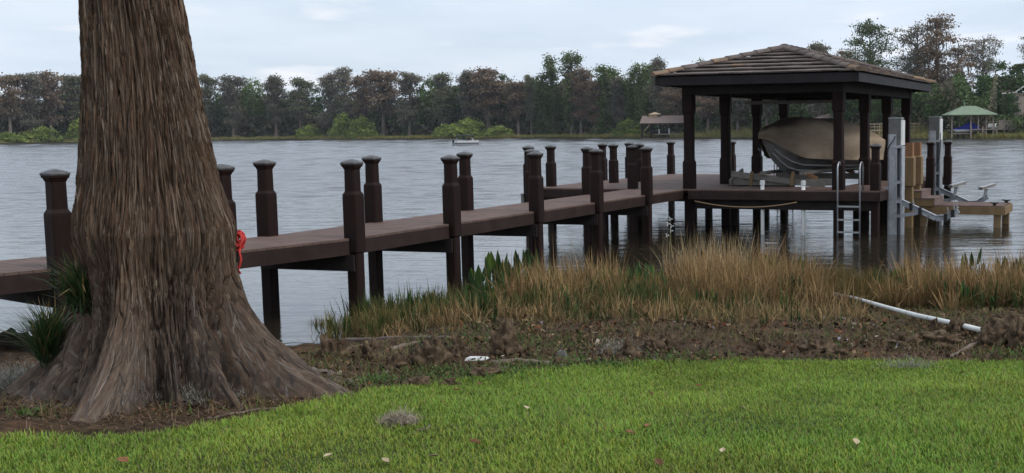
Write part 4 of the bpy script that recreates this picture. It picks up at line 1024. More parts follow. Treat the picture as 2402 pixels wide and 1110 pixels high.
# ---- cypress knees, roots, driftwood on the mud
KN = [(785, 838, .13, .16), (872, 850, .12, .15), (1010, 862, .19, .17), (932, 868, .12, .10), (1072, 838, .10, .13), (1190, 835, .15, .2), (980, 908, .13, .06), (1055, 908, .09, .045), (1140, 885, .15, .075), (1425, 845, .07, .07), (1470, 842, .12, .11), (1530, 822, .17, .10), (1565, 822, .09, .12), (1785, 832, .09, .10), (1793, 812, .06, .08), (1922, 828, .19, .10), (1960, 838, .12, .06), (2125, 812, .18, .09), (2082, 850, .09, .05), (2205, 808, .24, .09), (2245, 785, .12, .13), (2197, 785, .09, .11), (2290, 785, .09, .09), (2330, 812, .20, .14), (2375, 795, .22, .18), (2360, 775, .16, .15), (2330, 850, .10, .07), (2398, 820, .16, .2), (820, 895, .10, .06), (600, 938, .09, .04), (1310, 860, .10, .05)]
KL = ['rounded dark cypress knee nearest the trunk at the water', 'dark knobby knee second from the trunk', 'largest dark rounded knee left of the white litter', 'low brown knob left of the largest rounded knee', 'pale fuzzy knee behind the largest rounded knee', 'tall dark stump-like knee below the first tan reeds', 'twisted grey root knot at the lawn edge', 'small flat root lump right of the twisted knot', 'dark low lump beneath the white litter', 'little brown knob beside the mossy knee', 'mossy grey knee at the lawn edge in the middle', 'long grey lump behind the mossy knee', 'dark upright knob right of the mossy knee', 'lower part of the little two-lump knee', 'upper lump of the little two-lump knee', 'big brown root lump with green sprig beside it', 'flat root piece right of the big brown lump', 'broad brown knee left of the white pipe end', 'small grey chip lump on the red soil', 'long low root mass under the white pipe', 'upright knob covering the white pipe', 'dark knob left of the pipe end', 'small dark knob on the end of the pipe', 'broad root knot at the right near the pipe end', 'largest root knot at the right edge', 'upper root knot behind the largest one', 'small dark knee standing on red soil at the right', 'root knot cut by the right edge of the picture', 'flat root lump between the trunk root and lawn', 'little root bump in front of the trunk', 'thin flat root piece at the lawn edge below the driftwood']
for k, ((px, py, w, h), lab) in enumerate(zip(KN, KL)):
    p = gp(px, py); w, h = w * .9, h * .95; V, Fq = lumpy(w * .9, w * .7, h, 400 + k, .62, 3.1, 34, 24)
    V2_, F2 = lumpy(w * .5, w * .45, h * .6, 480 + k, .6, 3.0, 24, 14); V2_ = V2_ + [w * .5 * (-1) ** k, -.2 * w, 0]
    me = npmesh('cypress_knee', np.concatenate([V, V2_]), np.concatenate([Fq, F2 + len(V)]), 'knee', smooth=True)
    tag(put('cypress_knee', me, None, (p[0], p[1], p[2] + h * .25), (0, 0, k * 1.3)), lab, 'cypress knee', 'cypress knees along the muddy shore')
def log(name, pts, r0, lab, cat_='driftwood', mat='driftwood', lift=.01):
    P = [Vector(gp(*p)) for p in pts]; L_ = []
    for k in range(len(P) - 1):
        for q in range(5): L_.append(P[k].lerp(P[k + 1], q / 5))
    L_.append(P[-1]); rr_ = random.Random(len(lab)); c = P[0]
    L_ = [Vector((p.x - c.x + rr_.uniform(-.01, .01), p.y - c.y + rr_.uniform(-.01, .01), p.z - c.z + lift + rr_.uniform(-.006, .01))) for p in L_]
    o = MB().tube(L_, [r0 * (1 - .4 * k / len(L_)) * rr_.uniform(.85, 1.15) for k in range(len(L_))], 9).put(name, mat, None, c, smooth=True); tag(o, lab, cat_)
log('driftwood_branch', [(1155, 858), (1220, 853), (1270, 858), (1330, 864)], .035, 'long fallen branch at the lawn edge below the reeds')
log('driftwood_branch', [(800, 800), (880, 800), (960, 795), (1060, 795)], .03, 'grey branch lying along the mud left of the reeds')
log('driftwood_branch', [(760, 840), (820, 822), (900, 805)], .028, 'slanting root branch between the trunk and the water')
log('driftwood_branch', [(905, 830), (950, 815), (985, 806)], .03, 'short dark branch on the mud above the largest knee')
log('twig', [(490, 985), (560, 972), (680, 960)], .010, 'pale thin stick lying on the soil below the trunk', 'twig')
log('twig', [(560, 970), (575, 945), (590, 930)], .007, 'short upright twig below the trunk', 'twig')
log('twig', [(0, 1008), (80, 1004), (140, 1002)], .012, 'pale stick along the soil at the left edge', 'twig')
log('twig', [(2230, 842), (2280, 815), (2330, 790)], .025, 'dark leaning root branch below the pipe end', 'root')
log('twig', [(975, 1032), (1000, 1026), (1013, 1018)], .004, 'thin pale stick lying on the lawn', 'twig', lift=.045)
# broken black stump at the left edge
p = at_z(18, 832, 0); V, Fq = lumpy(.24, .16, .22, 77, .5, 3, 26, 18)
pm('rot', (.012, .009, .007), (.04, .03, .024), .95, 14, bump=1, bscale=30)
tag(put('rotten_stump', npmesh('rotten_stump', V, Fq, 'rot', smooth=True), None, (p[0], p[1], .02)), 'black rotten stump in the water at the left edge', 'stump')
# white pipe on the mud
pts = [gp(x, y) for x, y in [(1900, 692), (1950, 702), (2010, 716), (2080, 738), (2150, 759), (2230, 778), (2318, 800)]]
c = pts[0]; o = MB().tube([(p[0] - c[0], p[1] - c[1], p[2] - c[2] + .09) for p in pts], .027, 14).put('drain_pipe', 'pvc', None, c, smooth=True); tag(o, 'long white plastic pipe lying from the reeds to the roots', 'pipe')
# litter
p = gp(1118, 850); tag(MB().hexa([(-.10, -.03, 0), (.09, -.05, .01), (.11, .03, .015), (-.07, .05, .0), (-.09, -.02, .025), (.08, -.03, .035), (.09, .02, .03), (-.06, .04, .03)]).put('paper_scrap', 'white', None, (p[0], p[1], p[2] + .015)), 'white paper scrap on the soil above the lawn', 'litter')
p = gp(1318, 843); tag(MB().hexa([(-.06, -.03, 0), (.06, -.04, .0), (.06, .03, .0), (-.05, .05, .0), (-.03, -.02, .07), (.02, -.02, .09), (.03, .02, .07), (-.02, .03, .08)]).put('plastic_scrap', 'boxgrey', None, (p[0], p[1], p[2])), 'crumpled grey plastic scrap at the lawn edge', 'litter')
# single fallen leaves on the lawn
LV = [(1115, 1056, 'deadleaf', .075), (1235, 972, 'paleleaf', .06), (1018, 1090, 'paleleaf', .055), (905, 1100, 'paleleaf', .05), (1520, 1015, 'deadleaf', .06), (1478, 1032, 'deadleaf', .06), (1545, 1106, 'deadleaf', .07), (1640, 918, 'deadleaf', .055), (1743, 972, 'paleleaf', .05), (1695, 1076, 'paleleaf', .05), (1070, 927, 'deadleaf', .05), (1530, 937, 'deadleaf', .04), (770, 1088, 'paleleaf', .05), (290, 1100, 'deadleaf', .07), (2008, 1055, 'paleleaf', .06), (2256, 886, 'deadleaf', .05), (1125, 912, 'deadleaf', .045)]
LW = ['curled dark brown leaf in the middle foreground lawn', 'pale tan leaf on the lawn right of the moss ball', 'pale leaf near the bottom edge left of the curled brown one', 'small pale leaf at the bottom edge under the moss ball', 'rust brown leaf right of the lawn centre', 'dark brown leaf left of the rust brown one', 'brown leaf cut by the bottom edge right of centre', 'small reddish leaf high on the lawn below the mossy knee', 'pale upright leaf high on the right half of the lawn', 'pale leaf near the bottom right of centre', 'small brown leaf near the upper lawn edge left of centre', 'tiny brown leaf on the upper middle lawn', 'pale leaf at the bottom left of the lawn', 'dark leaf at the bottom below the trunk', 'pale leaf at the bottom right of the lawn', 'small brown leaf at the upper right lawn edge', 'rusty leaf close to the lawn edge above the pale tan leaf']
for k, ((px, py, m, s), lab) in enumerate(zip(LV, LW)):
    p = gp(px, py); mbl = MB(); rows = []
    for f in (0, .2, .5, .8, 1):
        w = s * .34 * math.sin(math.pi * min(max(f, .04), .97)) ; x = (f - .5) * s
        rows.append([(x, -w, .35 * w + .25 * s * (f - .5) ** 2), (x, 0, .2 * s * (f - .5) ** 2), (x, w, .55 * w + .25 * s * (f - .5) ** 2)])
    mbl.loft([r + [(a, b, c_ - .002) for a, b, c_ in r[::-1]] for r in rows])
    tag(mbl.put('fallen_leaf', m, None, (p[0], p[1], p[2] + .04), (.25 * math.sin(k), .3 * math.cos(k * 2), k * 1.9)), lab, 'leaf', 'fallen leaves on the lawn')
# loose litter on the mud
def debris():
    r = np.random.default_rng(500); n = 52000
    Y = r.uniform(7, 17.5, n); X = r.uniform(-6.4, 4.6, n); d = Y - lawn_y(X)
    k = in_view(X, Y) & (d > -.05) & (d < 6) & (r.random(n) < np.where(d < 4.2, 1, .4)) & (vn(X * 1.7, Y * 1.7, 0, 91) + .5 * vn(X * 4.5, Y * 4.5, 0, 92) > -.15 + .3 * r.normal(size=n)); ax = tr_axis(.8); k &= np.hypot(X - ax, Y - TY) > trunk_r(np.arctan2(Y - TY, X - ax), np.full(n, .66)) * .97
    X, Y = X[k], Y[k]; n = len(X); g = gz(X, Y); k = g > -.03; X, Y, g = X[k], Y[k], g[k]; n = len(X)
    pal = np.array([[.09, .06, .034], [.17, .11, .06], [.03, .022, .015], [.30, .21, .125], [.17, .07, .035], [.12, .10, .075], [.5, .43, .34], [.4, .35, .42]]); pr = np.array([.27, .2, .24, .07, .11, .1, .012, .006])
    C = pal[r.choice(8, n, p=pr / pr.sum())] * r.uniform(.6, 1.3, (n, 1)); nr = Y < 9.3; C[nr] = pal[r.choice(6, nr.sum())] * r.uniform(.5, 1.0, (nr.sum(), 1))
    s = (.012 + .05 * r.random(n) ** 2.4) * np.clip((Y - 5) / 7, .35, 1)
    V1 = quads(np.stack([X, Y, g + .012 + r.random(n) * .035], 1), s * 1.2, s * .7, C, 0, r)
    m = 26000; Y2 = r.uniform(7, 14, m); X2 = r.uniform(-6.4, 4.6, m); d2 = Y2 - lawn_y(X2); k = in_view(X2, Y2) & (d2 > -.1) & (d2 < 3.5) & (np.hypot(X2 - ax, Y2 - TY) > trunk_r(np.arctan2(Y2 - TY, X2 - ax), np.full(m, .66)) * .97); X2, Y2 = X2[k], Y2[k]; m = len(X2)
    c2 = np.array([.12, .075, .05]) * r.uniform(.5, 1.6, (m, 1))
    V2s = blades(np.stack([X2, Y2, gz(X2, Y2) + .01 + .02 * r.random(m)], 1), r.uniform(.05, .16, m), np.full(m, .005), r.uniform(0, 6.28, m), r.uniform(1.25, 1.6, m), r.uniform(-.2, .25, m), c2, c2)
    V, Fc, C = cat([V1, V2s]); tag(put('leaf_litter', npmesh('leaf_litter', V, Fc, 'flake', C)), 'brown leaf litter and pine straw strewn over the muddy bank', 'litter', kind='stuff')
    # weedy sprigs
    pp = []
    for px, py, nn, s_ in [(1010, 870, 150, .12), (1330, 852, 220, .2), (1230, 868, 500, .3), (1100, 885, 500, .3), (870, 900, 400, .22), (640, 905, 140, .12), (1970, 820, 60, .05), (1440, 860, 160, .12), (1600, 845, 300, .3), (560, 905, 90, .1), (70, 975, 60, .05), (345, 930, 60, .08), (2350, 835, 160, .15), (1150, 800, 260, .3), (1300, 815, 260, .35)]:
        q = gp(px, py); P = np.array(q) + r.normal(size=(nn, 3)) * [s_, s_ * .8, 0]; P[:, 2] = gz(P[:, 0], P[:, 1]); c0 = np.array([.10, .19, .035]) * r.uniform(.5, 1.3, (nn, 1))
        pp.append(blades(P, r.uniform(.04, .10, nn), np.full(nn, .012), r.uniform(0, 6.28, nn), r.uniform(.2, 1.2, nn), r.uniform(.2, .9, nn), c0 * .7, c0))
    V, Fc, C = cat(pp); tag(put('bank_weeds', npmesh('bank_weeds', V, Fc, 'blade', C)), 'small green weeds sprouting along the lawn edge and mud', 'weeds', kind='stuff')
debris()
def mat_grass():        # matted dead grass and sprouts lying on the mud
    r = np.random.default_rng(520); n = 60000; Y = r.uniform(7.5, 17, n); X = r.uniform(-5, 4.8, n); d = Y - lawn_y(X); ax = tr_axis(.8)
    k = in_view(X, Y) & (d > -.05) & (d < 5.5) & (vn(X * 1.5, Y * 1.5, 0, 88) + .4 * vn(X * 5, Y * 5, 0, 89) > .05 - .07 * d + .25 * r.normal(size=n)) & (np.hypot(X - ax, Y - TY) > trunk_r(np.arctan2(Y - TY, X - ax), np.full(n, .66)) + .3) & (gz(X, Y) > -.05); X, Y = X[k], Y[k]; n = len(X)
    g = r.random((n, 1)); c = np.where(g < .45, np.array([.20, .14, .07]), np.where(g < .8, np.array([.12, .12, .045]), np.array([.09, .15, .035]))) * r.uniform(.5, 1.3, (n, 1))
    V, Fc, C = blades(np.stack([X, Y, gz(X, Y) + .005], 1), r.uniform(.04, .15, n), np.full(n, .007), r.uniform(0, 6.28, n), np.clip(r.normal(1.0, .4, n), .1, 1.6), r.uniform(-.2, .6, n), c * .8, c * 1.1)
    tag(put('matted_grass', npmesh('matted_grass', V, Fc, 'reed', C)), 'matted dead grass and sprouts over the muddy bank', 'grass', kind='stuff')
mat_grass()
# ------------------------------------------------------------------ far shore: trees
def tree_meshes(kind, seed):
    r = np.random.default_rng(seed); mb = MB(); Ps, Ss, Cs, Vv = [], [], [], []
    def leafs(c, n, sp, s, col, var=.35):
        P = np.array(c) + r.normal(size=(n, 3)) * sp; Ps.append(P); Ss.append(s * r.uniform(.6, 1.4, n)); Cs.append(np.array(col) * r.uniform(1 - var, 1 + var, (n, 1)))
    mossP, mossS, mossC = [], [], []
    if kind in ('cypress', 'open'):
        H = 27.0; op = kind == 'open'
        bx, by = r.normal(0, .35, 2)
        mb.tube([(0, 0, -1), (bx * .3, by * .3, H * .3), (bx, by, H * .65), (bx * 1.2, by, H * .97)], [.62, .42, .28, .06], 8)
        mb.tube([(0, 0, -1), (0, 0, 2.2)], [1.15, .5], 8)
        nl = 46 if op else 40; shp = r.uniform(.3, 1.15); lo = r.uniform(.16, .38); flat = r.uniform(.88, .99)
        cool = np.array([.20, .185, .14]); warm = np.array([.24, .175, .12]); olive = np.array([.15, .18, .075])
        base = {0: cool, 1: warm, 2: cool * .5 + olive * .5, 3: olive, 4: np.array([.12, .165, .07])}[seed % 5]
        for k in range(nl):
            f = (.40 + .58 * r.random()) if op else (lo + (.98 - lo) * r.random() ** .8)
            R_ = (4.6 if op else 4.1) * (.55 + .6 * f if op else .95 - shp * .35 + (shp - .55) * f) * r.uniform(.5, 1.15) if f < flat else r.uniform(.8, 2.6)
            if not op and f < .5: R_ *= .8
            a = r.uniform(0, 6.28); z0 = H * f - R_ * .25; z1 = H * f + R_ * r.uniform(.0, .25)
            e = np.array([bx * f + math.cos(a) * R_, by * f + math.sin(a) * R_, min(z1, H)]); b0 = np.array([bx * f, by * f, z0])
            mid = b0 * .5 + e * .5 + [0, 0, .3 * R_ * .3]
            mb.tube([b0, mid, e], [.13, .09, .03], 5, False)
            if op:
                for q in range(4):
                    t0 = mid if q < 2 else e * .75 + b0 * .25; d = r.normal(size=3) * [1.1, 1.1, .7] + [0, 0, .3]
                    mb.tube([t0, t0 + d], [.05, .015], 4, False); leafs(t0 + d, 22, [.65, .65, .32], .32, base)
                leafs(e, 40, [.8, .8, .32], .32, base)
            else:
                leafs(e, 85, [.95, .95, .45], .46, base); leafs(mid, 60, [1.0, 1.0, .8], .5, base)
            nm = 2 if op else 9
            P = (e * .65 + b0 * .35) + r.normal(size=(nm, 3)) * [1.1, 1.1, .4] - [0, 0, 1.0]; mossP.append(P); mossS.append(r.uniform(.8, 2.4, nm)); mossC.append(np.tile([.19, .182, .162], (nm, 1)) * r.uniform(.6, 1.15, (nm, 1)))
    elif kind == 'vine':
        H = 27.0; mb.tube([(0, 0, -1), (.2, 0, H * .5), (0, .2, H * .95)], [.6, .4, .12], 8)
        g1, g2 = np.array([.10, .14, .05]), np.array([.15, .19, .07])
        for k in range(90):
            f = r.uniform(.03, 1.0); R_ = 1.2 + 1.0 * (f > .78) + .7 * math.sin(f * 9 + seed) * (1 - f) + 1.8 * max(0, .35 - f) * 2
            a = r.uniform(0, 6.28); c = np.array([math.cos(a) * R_ * r.random() ** .5, math.sin(a) * R_ * r.random() ** .5, H * f * .98]); leafs(c, 50, [.6, .6, .8], .45, g1 if r.random() < .6 else g2)
        for k in range(10):
            f = r.uniform(.5, .95); a = r.uniform(0, 6.28); e = np.array([math.cos(a) * 2.8, math.sin(a) * 2.8, H * f + .6]); mb.tube([(0, 0, H * f - .6), e], [.08, .02], 4, False); leafs(e, 10, [.5, .5, .5], .45, g2)
    elif kind == 'oak':
        H = 20.0; mb.tube([(0, 0, -1), (.3, 0, 6), (.2, .2, 13)], [.7, .5, .15], 8)
        for k in range(130):
            u = r.normal(size=3); u /= np.linalg.norm(u); rad = r.random() ** .35; c = np.array([u[0] * 5.6 * rad, u[1] * 5.6 * rad, 11.5 + u[2] * 7.6 * rad]); col = np.array([.07, .12, .045]) if seed % 2 else np.array([.12, .19, .055])
            leafs(c, 50, [.75, .75, .55], .48, col)
            if k < 16: mb.tube([(.2, .1, 6 + k * .3), c * [.8, .8, .9]], [.16, .03], 5, False)
        for k in range(60):
            a = r.uniform(0, 6.28); c = np.array([math.cos(a) * 4.5 * r.random() ** .5, math.sin(a) * 4.5 * r.random() ** .5, r.uniform(.5, 6)]); leafs(c, 14, [.9, .9, .9], .6, np.array([.045, .055, .03]))
    elif kind == 'bush':
        H = 6.0
        for k in range(95):
            u = r.normal(size=3); u /= np.linalg.norm(u); rad = r.random() ** .3; c = np.array([u[0] * 5.2 * rad, u[1] * 3.2 * rad, max(.2, abs(u[2]) * 5.0 * rad * (1 - .25 * abs(u[0])) )]); leafs(c, 34, [.5, .5, .38], .42, np.array([.29, .36, .09]) if r.random() < .72 else np.array([.16, .21, .06]), .3)
            if k < 18: mb.tube([(u[0] * .5, u[1] * .5, -.3), c * .8], [.09, .02], 4, False)
    elif kind == 'palm':
        H = 14.0; mb.tube([(0, 0, -1), (.3, 0, 7), (.1, 0, 13)], [.25, .2, .2], 8)
        for k in range(34):
            a = r.uniform(0, 6.28); el = r.uniform(-.5, 1.2); P = []
            for q in range(12):
                f = q / 11; P.append([math.cos(a) * 2.1 * f * math.cos(el * .6), math.sin(a) * 2.1 * f * math.cos(el * .6), 13 + math.sin(el) * 2 * f - 1.3 * f * f])
            P = np.array(P)[4:]; Ps.append(np.repeat(P, 2, 0) + r.normal(size=(16, 3)) * .12); Ss.append(np.full(16, .5)); Cs.append(np.tile([.075, .095, .03], (16, 1)) * r.uniform(.6, 1.3))
    P, S, C = np.concatenate(Ps), np.concatenate(Ss), np.concatenate(Cs)
    parts = [quads(P, S, S * .8, C, 0, r)]
    if mossP: parts.append(quads(np.concatenate(mossP), np.full(sum(map(len, mossP)), .34), np.concatenate(mossS), np.concatenate(mossC), 1, r))
    V, Fc, C = cat(parts)
    return mb.mesh('trunk', 'limb'), npmesh('crown', V, Fc, 'leaf', C), H
POOL = {}
def far_tree(kind, name, px, ytop, wpx, label, catg='tree', k=0, Y=None, group=None, base=None):
    key = (kind, k)
    if key not in POOL: POOL[key] = tree_meshes(kind, 900 + k + {'cypress': 0, 'open': 50, 'vine': 100, 'oak': 150, 'bush': 200, 'palm': 250}[kind])
    tm, cm, H = POOL[key]; Y = Y or shore_Y(px) * 1.03
    top = at_Y(px, ytop, Y); gzz = .4 if base is None else base
    sz = (top[2] - gzz) / H; wid = {'cypress': 9.4, 'open': 10.5, 'vine': 5.2, 'oak': 12, 'bush': 11, 'palm': 4.2}[kind]
    sx = wpx * Y / F_PX / wid
    t = thing(name, label, catg, (top[0], Y, gzz), 0, group)
    rz = random.uniform(0, 6.28) if kind != 'bush' else random.choice((0, math.pi))
    put('trunk' if kind != 'bush' else 'stems', tm, t, (0, 0, 0), (0, 0, rz), (sx, sx, sz)); put('crown', cm, t, (0, 0, 0), (0, 0, rz), (sx, sx, sz))
def zone(px): return 'left of the big trunk' if px < 195 else 'between big trunk and pontoon boat' if px < 1065 else 'between pontoon boat and boathouse' if px < 1600 else 'behind the boathouse' if px < 2190 else 'behind the green-roofed dock'
CNT = {}
def lab(desc, px):
    z = zone(px); k = (desc, z); CNT[k] = CNT.get(k, 0) + 1; return f'{desc}, {ORD[CNT[k] - 1]} of its kind {z}'
GC = 'cypress trees along the far shore'
CYP = [(-60, 182, 75, 0), (15, 180, 66, 1), (62, 176, 70, 0), (112, 168, 76, 1), (168, 177, 70, 2), (215, 180, 70, 0), (430, 186, 60, 2), (479, 172, 54, 2), (541, 182, 64, 0), (642, 180, 62, 0), (700, 180, 66, 2), (768, 176, 62, 0), (806, 163, 48, 0), (850, 178, 66, 1), (895, 165, 92, 1), (956, 174, 66, 0), (1036, 176, 66, 2), (1095, 168, 60, 0), (1142, 162, 92, 1), (1214, 190, 66, 1), (1244, 178, 34, 2), (1360, 160, 60, 1), (1398, 190, 60, 1), (1455, 185, 60, 0), (1548, 139, 52, 0), (1590, 190, 70, 1), (1660, 195, 75, 1), (1730, 180, 80, 0), (1800, 170, 80, 2), (1922, 108, 70, 0)]
for px, y, w, k in CYP:
    d = {0: 'grey moss-hung cypress', 1: 'brownish bare-looking cypress', 2: 'grey-green moss-hung cypress'}[k]
    far_tree('cypress', 'cypress_tree', px, y, w, lab(d, px), k=k + 5 * random.randrange(4), group=GC)
for px, y, w, k, desc in [(1985, 120, 90, 1, 'low brown feathery cypress top right of the roof peak'), (2042, 54, 118, 4, 'green feathery tall cypress rising behind the boathouse roof'), (2130, 130, 90, 0, 'small grey cypress between the green and the tallest grey ones'), (2160, 56, 100, 0, 'left half of the tallest grey feathery cypress pair'), (2200, 42, 118, 1, 'right half of the tallest grey feathery cypress pair'), (2248, 112, 90, 1, 'brown moss-laden cypress right of the tallest pair'), (2306, 86, 86, 0, 'lone grey feathery cypress above the dark oak'), (2425, 80, 70, 0, 'grey cypress cut by the right edge of the picture')]:
    far_tree('open', 'cypress_tree', px, y, w, desc, k=k, Y=shore_Y(px) * (1.18 if px < 2100 or px > 2280 else 1.13), group=GC)
for px, y, w, k in [(1272, 173, 40, 0), (1295, 130, 38, 1), (1338, 127, 54, 2), (1422, 156, 60, 0), (1478, 163, 40, 1), (1501, 152, 40, 2), (1640, 140, 36, 1)]:
    far_tree('vine', 'vine_covered_tree', px, y, w, lab('narrow tree wrapped in green vines', px), k=k, group='vine-covered trees on the far shore')
for px, y, w, k in [(590, 204, 70, 0), (735, 230, 80, 1), (830, 232, 80, 1), (1012, 206, 80, 2), (1090, 195, 90, 1), (1182, 190, 76, 1), (1262, 228, 80, 2), (1320, 215, 90, 1), (1385, 235, 80, 2), (1450, 225, 90, 1), (1520, 232, 90, 1), (1590, 228, 80, 2), (1670, 240, 90, 1), (1750, 235, 90, 2), (1900, 228, 120, 0), (2000, 225, 100, 1), (2075, 215, 90, 2), (2150, 240, 90, 1), (2215, 230, 90, 2), (-20, 235, 90, 1), (90, 240, 90, 1), (170, 238, 90, 1), (500, 235, 90, 1), (660, 235, 90, 1), (920, 235, 90, 1)]:
    far_tree('oak', 'oak_tree', px, y - 16 - 14 * random.random(), w, lab('dark green rounded tree' if k != 0 else 'mid green rounded tree', px), k=k, Y=shore_Y(px) * 1.055, group='rounded trees on the far shore')
far_tree('oak', 'oak_tree', 2338, 142, 130, 'big dark green oak towering behind the green-roofed dock', k=1, Y=281, group='rounded trees on the far shore')
far_tree('oak', 'oak_tree', 2410, 190, 110, 'dark green oak at the right edge below the palm', k=1, Y=330, group='rounded trees on the far shore')
far_tree('oak', 'oak_tree', 2370, 214, 46, 'small dark oak standing right in front of the grey roofed house', k=3, Y=271, group='rounded trees on the far shore')
far_tree('palm', 'palm_tree', 2388, 148, 46, 'palm tree top at the right edge above the grey roofed house', k=0, Y=340)
BU = [(20, 306, 90, 0, 'low dull green bush at the left picture edge'), (95, 292, 110, 0, 'wide green bush on the shore left of the big trunk'), (178, 270, 70, 1, 'darker green bush touching the left side of the trunk'), (722, 289, 74, 0, 'small bright green dome bush right of the big trunk'), (800, 254, 76, 1, 'tall bright green bush left of the white houses'), (850, 266, 84, 0, 'broad bright green bush beside the tall one'), (1050, 284, 80, 1, 'left shoulder of the bright bush behind the pontoon boat'), (1095, 272, 120, 0, 'largest bright green bush behind the pontoon boat'), (1165, 290, 90, 1, 'dull green bush right of the pontoon boat'), (1475, 274, 84, 0, 'bright green bush left of the brown far boathouse'), (1670, 278, 90, 1, 'light green bush seen between the first two boathouse pillars'), (1735, 268, 80, 0, 'green bush seen between the second and third pillars'), (1880, 232, 110, 1, 'tall green bush seen above the covered boat')]
for px, y, w, k, d in BU: far_tree('bush', 'willow_bush', px, y, w, d, 'bush', k, shore_Y(px) * (1.012 if px < 1600 else 1.05), group='bright green bushes on the far shore')
# thick undergrowth and the wood behind, one mass
def wood():
    r = np.random.default_rng(700); n = 150000
    px = r.uniform(-250, 2650, n); Yb = np.array([np.interp(px, _sx, _sy)])[0]; Y = Yb * r.uniform(1.035, 1.16, n)
    hmax = np.interp(px, [-250, 480, 760, 1000, 1300, 1600, 2000, 2100, 2330, 2650], [19, 16, 13, 15, 19, 18, 16, 12, 10, 14]) * (1 + .35 * vn(px / 45, 0, 0, 9))
    z = .3 + hmax * r.random(n) ** 1.25
    col = np.where((vn(px / 30, z / 4, 0, 5) > 0)[:, None], np.array([.095, .14, .052]), np.array([.16, .15, .095])) * r.uniform(.6, 1.3, (n, 1))
    P = np.stack([(px - CX) / F_PX * Y, Y, z], 1); s = r.uniform(.6, 1.5, n) * Y / 480
    k = ~((px > 2335) & (Y < 278) & (z > 5)); P, s, col = P[k], s[k], col[k]
    V, Fc, C = quads(P, s, s, col, 0, r); tag(put('distant_wood', npmesh('distant_wood', V, Fc, 'leaf', C)), 'dark tangled wood filling the far shore behind the trees', 'woods', kind='stuff')
    # marsh grass along the waterline, taller at the right
    n = 70000; px = r.uniform(-250, 2650, n); Yb = np.interp(px, _sx, _sy); Y = Yb * (1.0 + .045 * r.random(n) ** 1.3)
    tall = np.interp(px, [0, 1560, 1660, 2150, 2230, 2600], [1.3, 1.3, 4.2, 4.4, 1.2, 1.2]) * (1 + .4 * vn(px / 14, Y / 4, 0, 6)); near = (Y / Yb - 1) / .045
    L = np.maximum(.3, tall * r.uniform(.5, 1.1, n) * np.where(tall > 2, .25 + .75 * near, 1))
    c = np.where((r.random(n) < .5)[:, None], np.array([.30, .26, .085]), np.array([.215, .22, .07])) * r.uniform(.65, 1.25, (n, 1))
    k = tall > 2.5; c[k] = np.array([.29, .265, .095]) * r.uniform(.55, 1.2, (k.sum(), 1))
    P = np.stack([(px - CX) / F_PX * Y, Y, np.full(n, .05)], 1)
    V, Fc, C = blades(P, L, .16 * Y / 400 * r.uniform(.6, 1.4, n), r.uniform(0, 6.28, n), r.uniform(0, .35, n), r.uniform(-.2, .6, n), c * .85, c * 1.1)
    tag(put('marsh_grass', npmesh('marsh_grass', V, Fc, 'reed', C)), 'yellow-green marsh grass fringing the far shore', 'grass', kind='stuff')
wood()

# ------------------------------------------------------------------ far shore: docks, houses, boats
def hip_roof(mb, x0, x1, y0, y1, z0, z1, ridge):
    xc = (x0 + x1) / 2; yc = (y0 + y1) / 2; a = (x1 - x0) / 2 * ridge
    mb.add([(x0, y0, z0), (x1, y0, z0), (x1, y1, z0), (x0, y1, z0), (xc - a, yc, z1), (xc + a, yc, z1)], [(0, 1, 5, 4), (1, 2, 5), (2, 3, 4, 5), (3, 0, 4), (3, 2, 1, 0)])
    return mb
def M(px, py, Y): return at_Y(px, py, Y)
# brown boathouse
Y = 392; c = M(1556, 322, Y); x0, x1 = M(1500, 290, Y)[0] - c[0], M(1613, 290, Y)[0] - c[0]; ze, zr = M(1556, 289, Y)[2], M(1556, 271, Y)[2]
t = thing('far_boathouse', 'brown roofed boathouse on the far shore left of the near boathouse', 'boathouse', (c[0], Y, 0))
rf = hip_roof(MB(), x0, x1, 0, 9, ze, zr, .9).put('roof', 'farroof', t)
xc = M(1532, 270, Y)[0] - c[0]; hip_roof(MB().box(xc - 1.5, xc + 1.2, 3.6, 5.4, zr - .6, zr + .4), xc - 1.8, xc + 2.6, 3.2, 5.8, zr + .4, zr + 1.1, .1).put('cupola', 'palewood', rf)
MB().box(x0, x1, -.05, .1, ze - .35, ze).put('eave_beam', 'pile', t)
for k in range(6):
    for yy in (.4, 8.4): MB().box(x0 + .4 + k * (x1 - x0 - 1) / 5, x0 + .75 + k * (x1 - x0 - 1) / 5, yy, yy + .3, -.5, ze - .05).put('post', 'pile', t)
MB().box(x0 + 5, x1 + 4, 0, 8.5, .95, 1.25).put('deck', 'farwood', t)
MB().bar((x0 + 1.5, .2, 2.2), (x0 + 3.3, .2, ze - .4), .2, .2).put('brace', 'palewood', t)
for k in range(8): MB().box(x0 + 5.4 + k * 1.6, x0 + 5.6 + k * 1.6, .1, .3, -.4, .95).put('pile', 'pile', t)
b = thing('moored_boat', 'dark boat with white trim moored under the brown far boathouse', 'boat', (c[0] - 1.2, Y + 1.5, 0))
rings = [[(x, w * math.sin(a), 1.2 + .55 * (1 - math.cos(a)) if False else 1.25 + h * (i / 6 if i <= 6 else (12 - i) / 6)) for i, a in enumerate([math.pi * 2 * q / 12 for q in range(12)])] for x, w, h in ((-2.6, .5, .7), (-1, 1.0, .8), (1.2, 1.0, .8), (2.6, .15, 1.0))]
MB().loft(rings).put('hull', 'canopy', b); MB().box(-2.3, 1.6, -.8, .8, 1.95, 2.6).put('cover', 'canopy', b); MB().box(-.25, -.05, -1.2, -1.0, 1.1, 2.7).put('guide_pole', 'white', b); MB().box(2.9, 3.15, -1.2, -1.0, 1.1, 2.9).put('guide_pole', 'white', b)
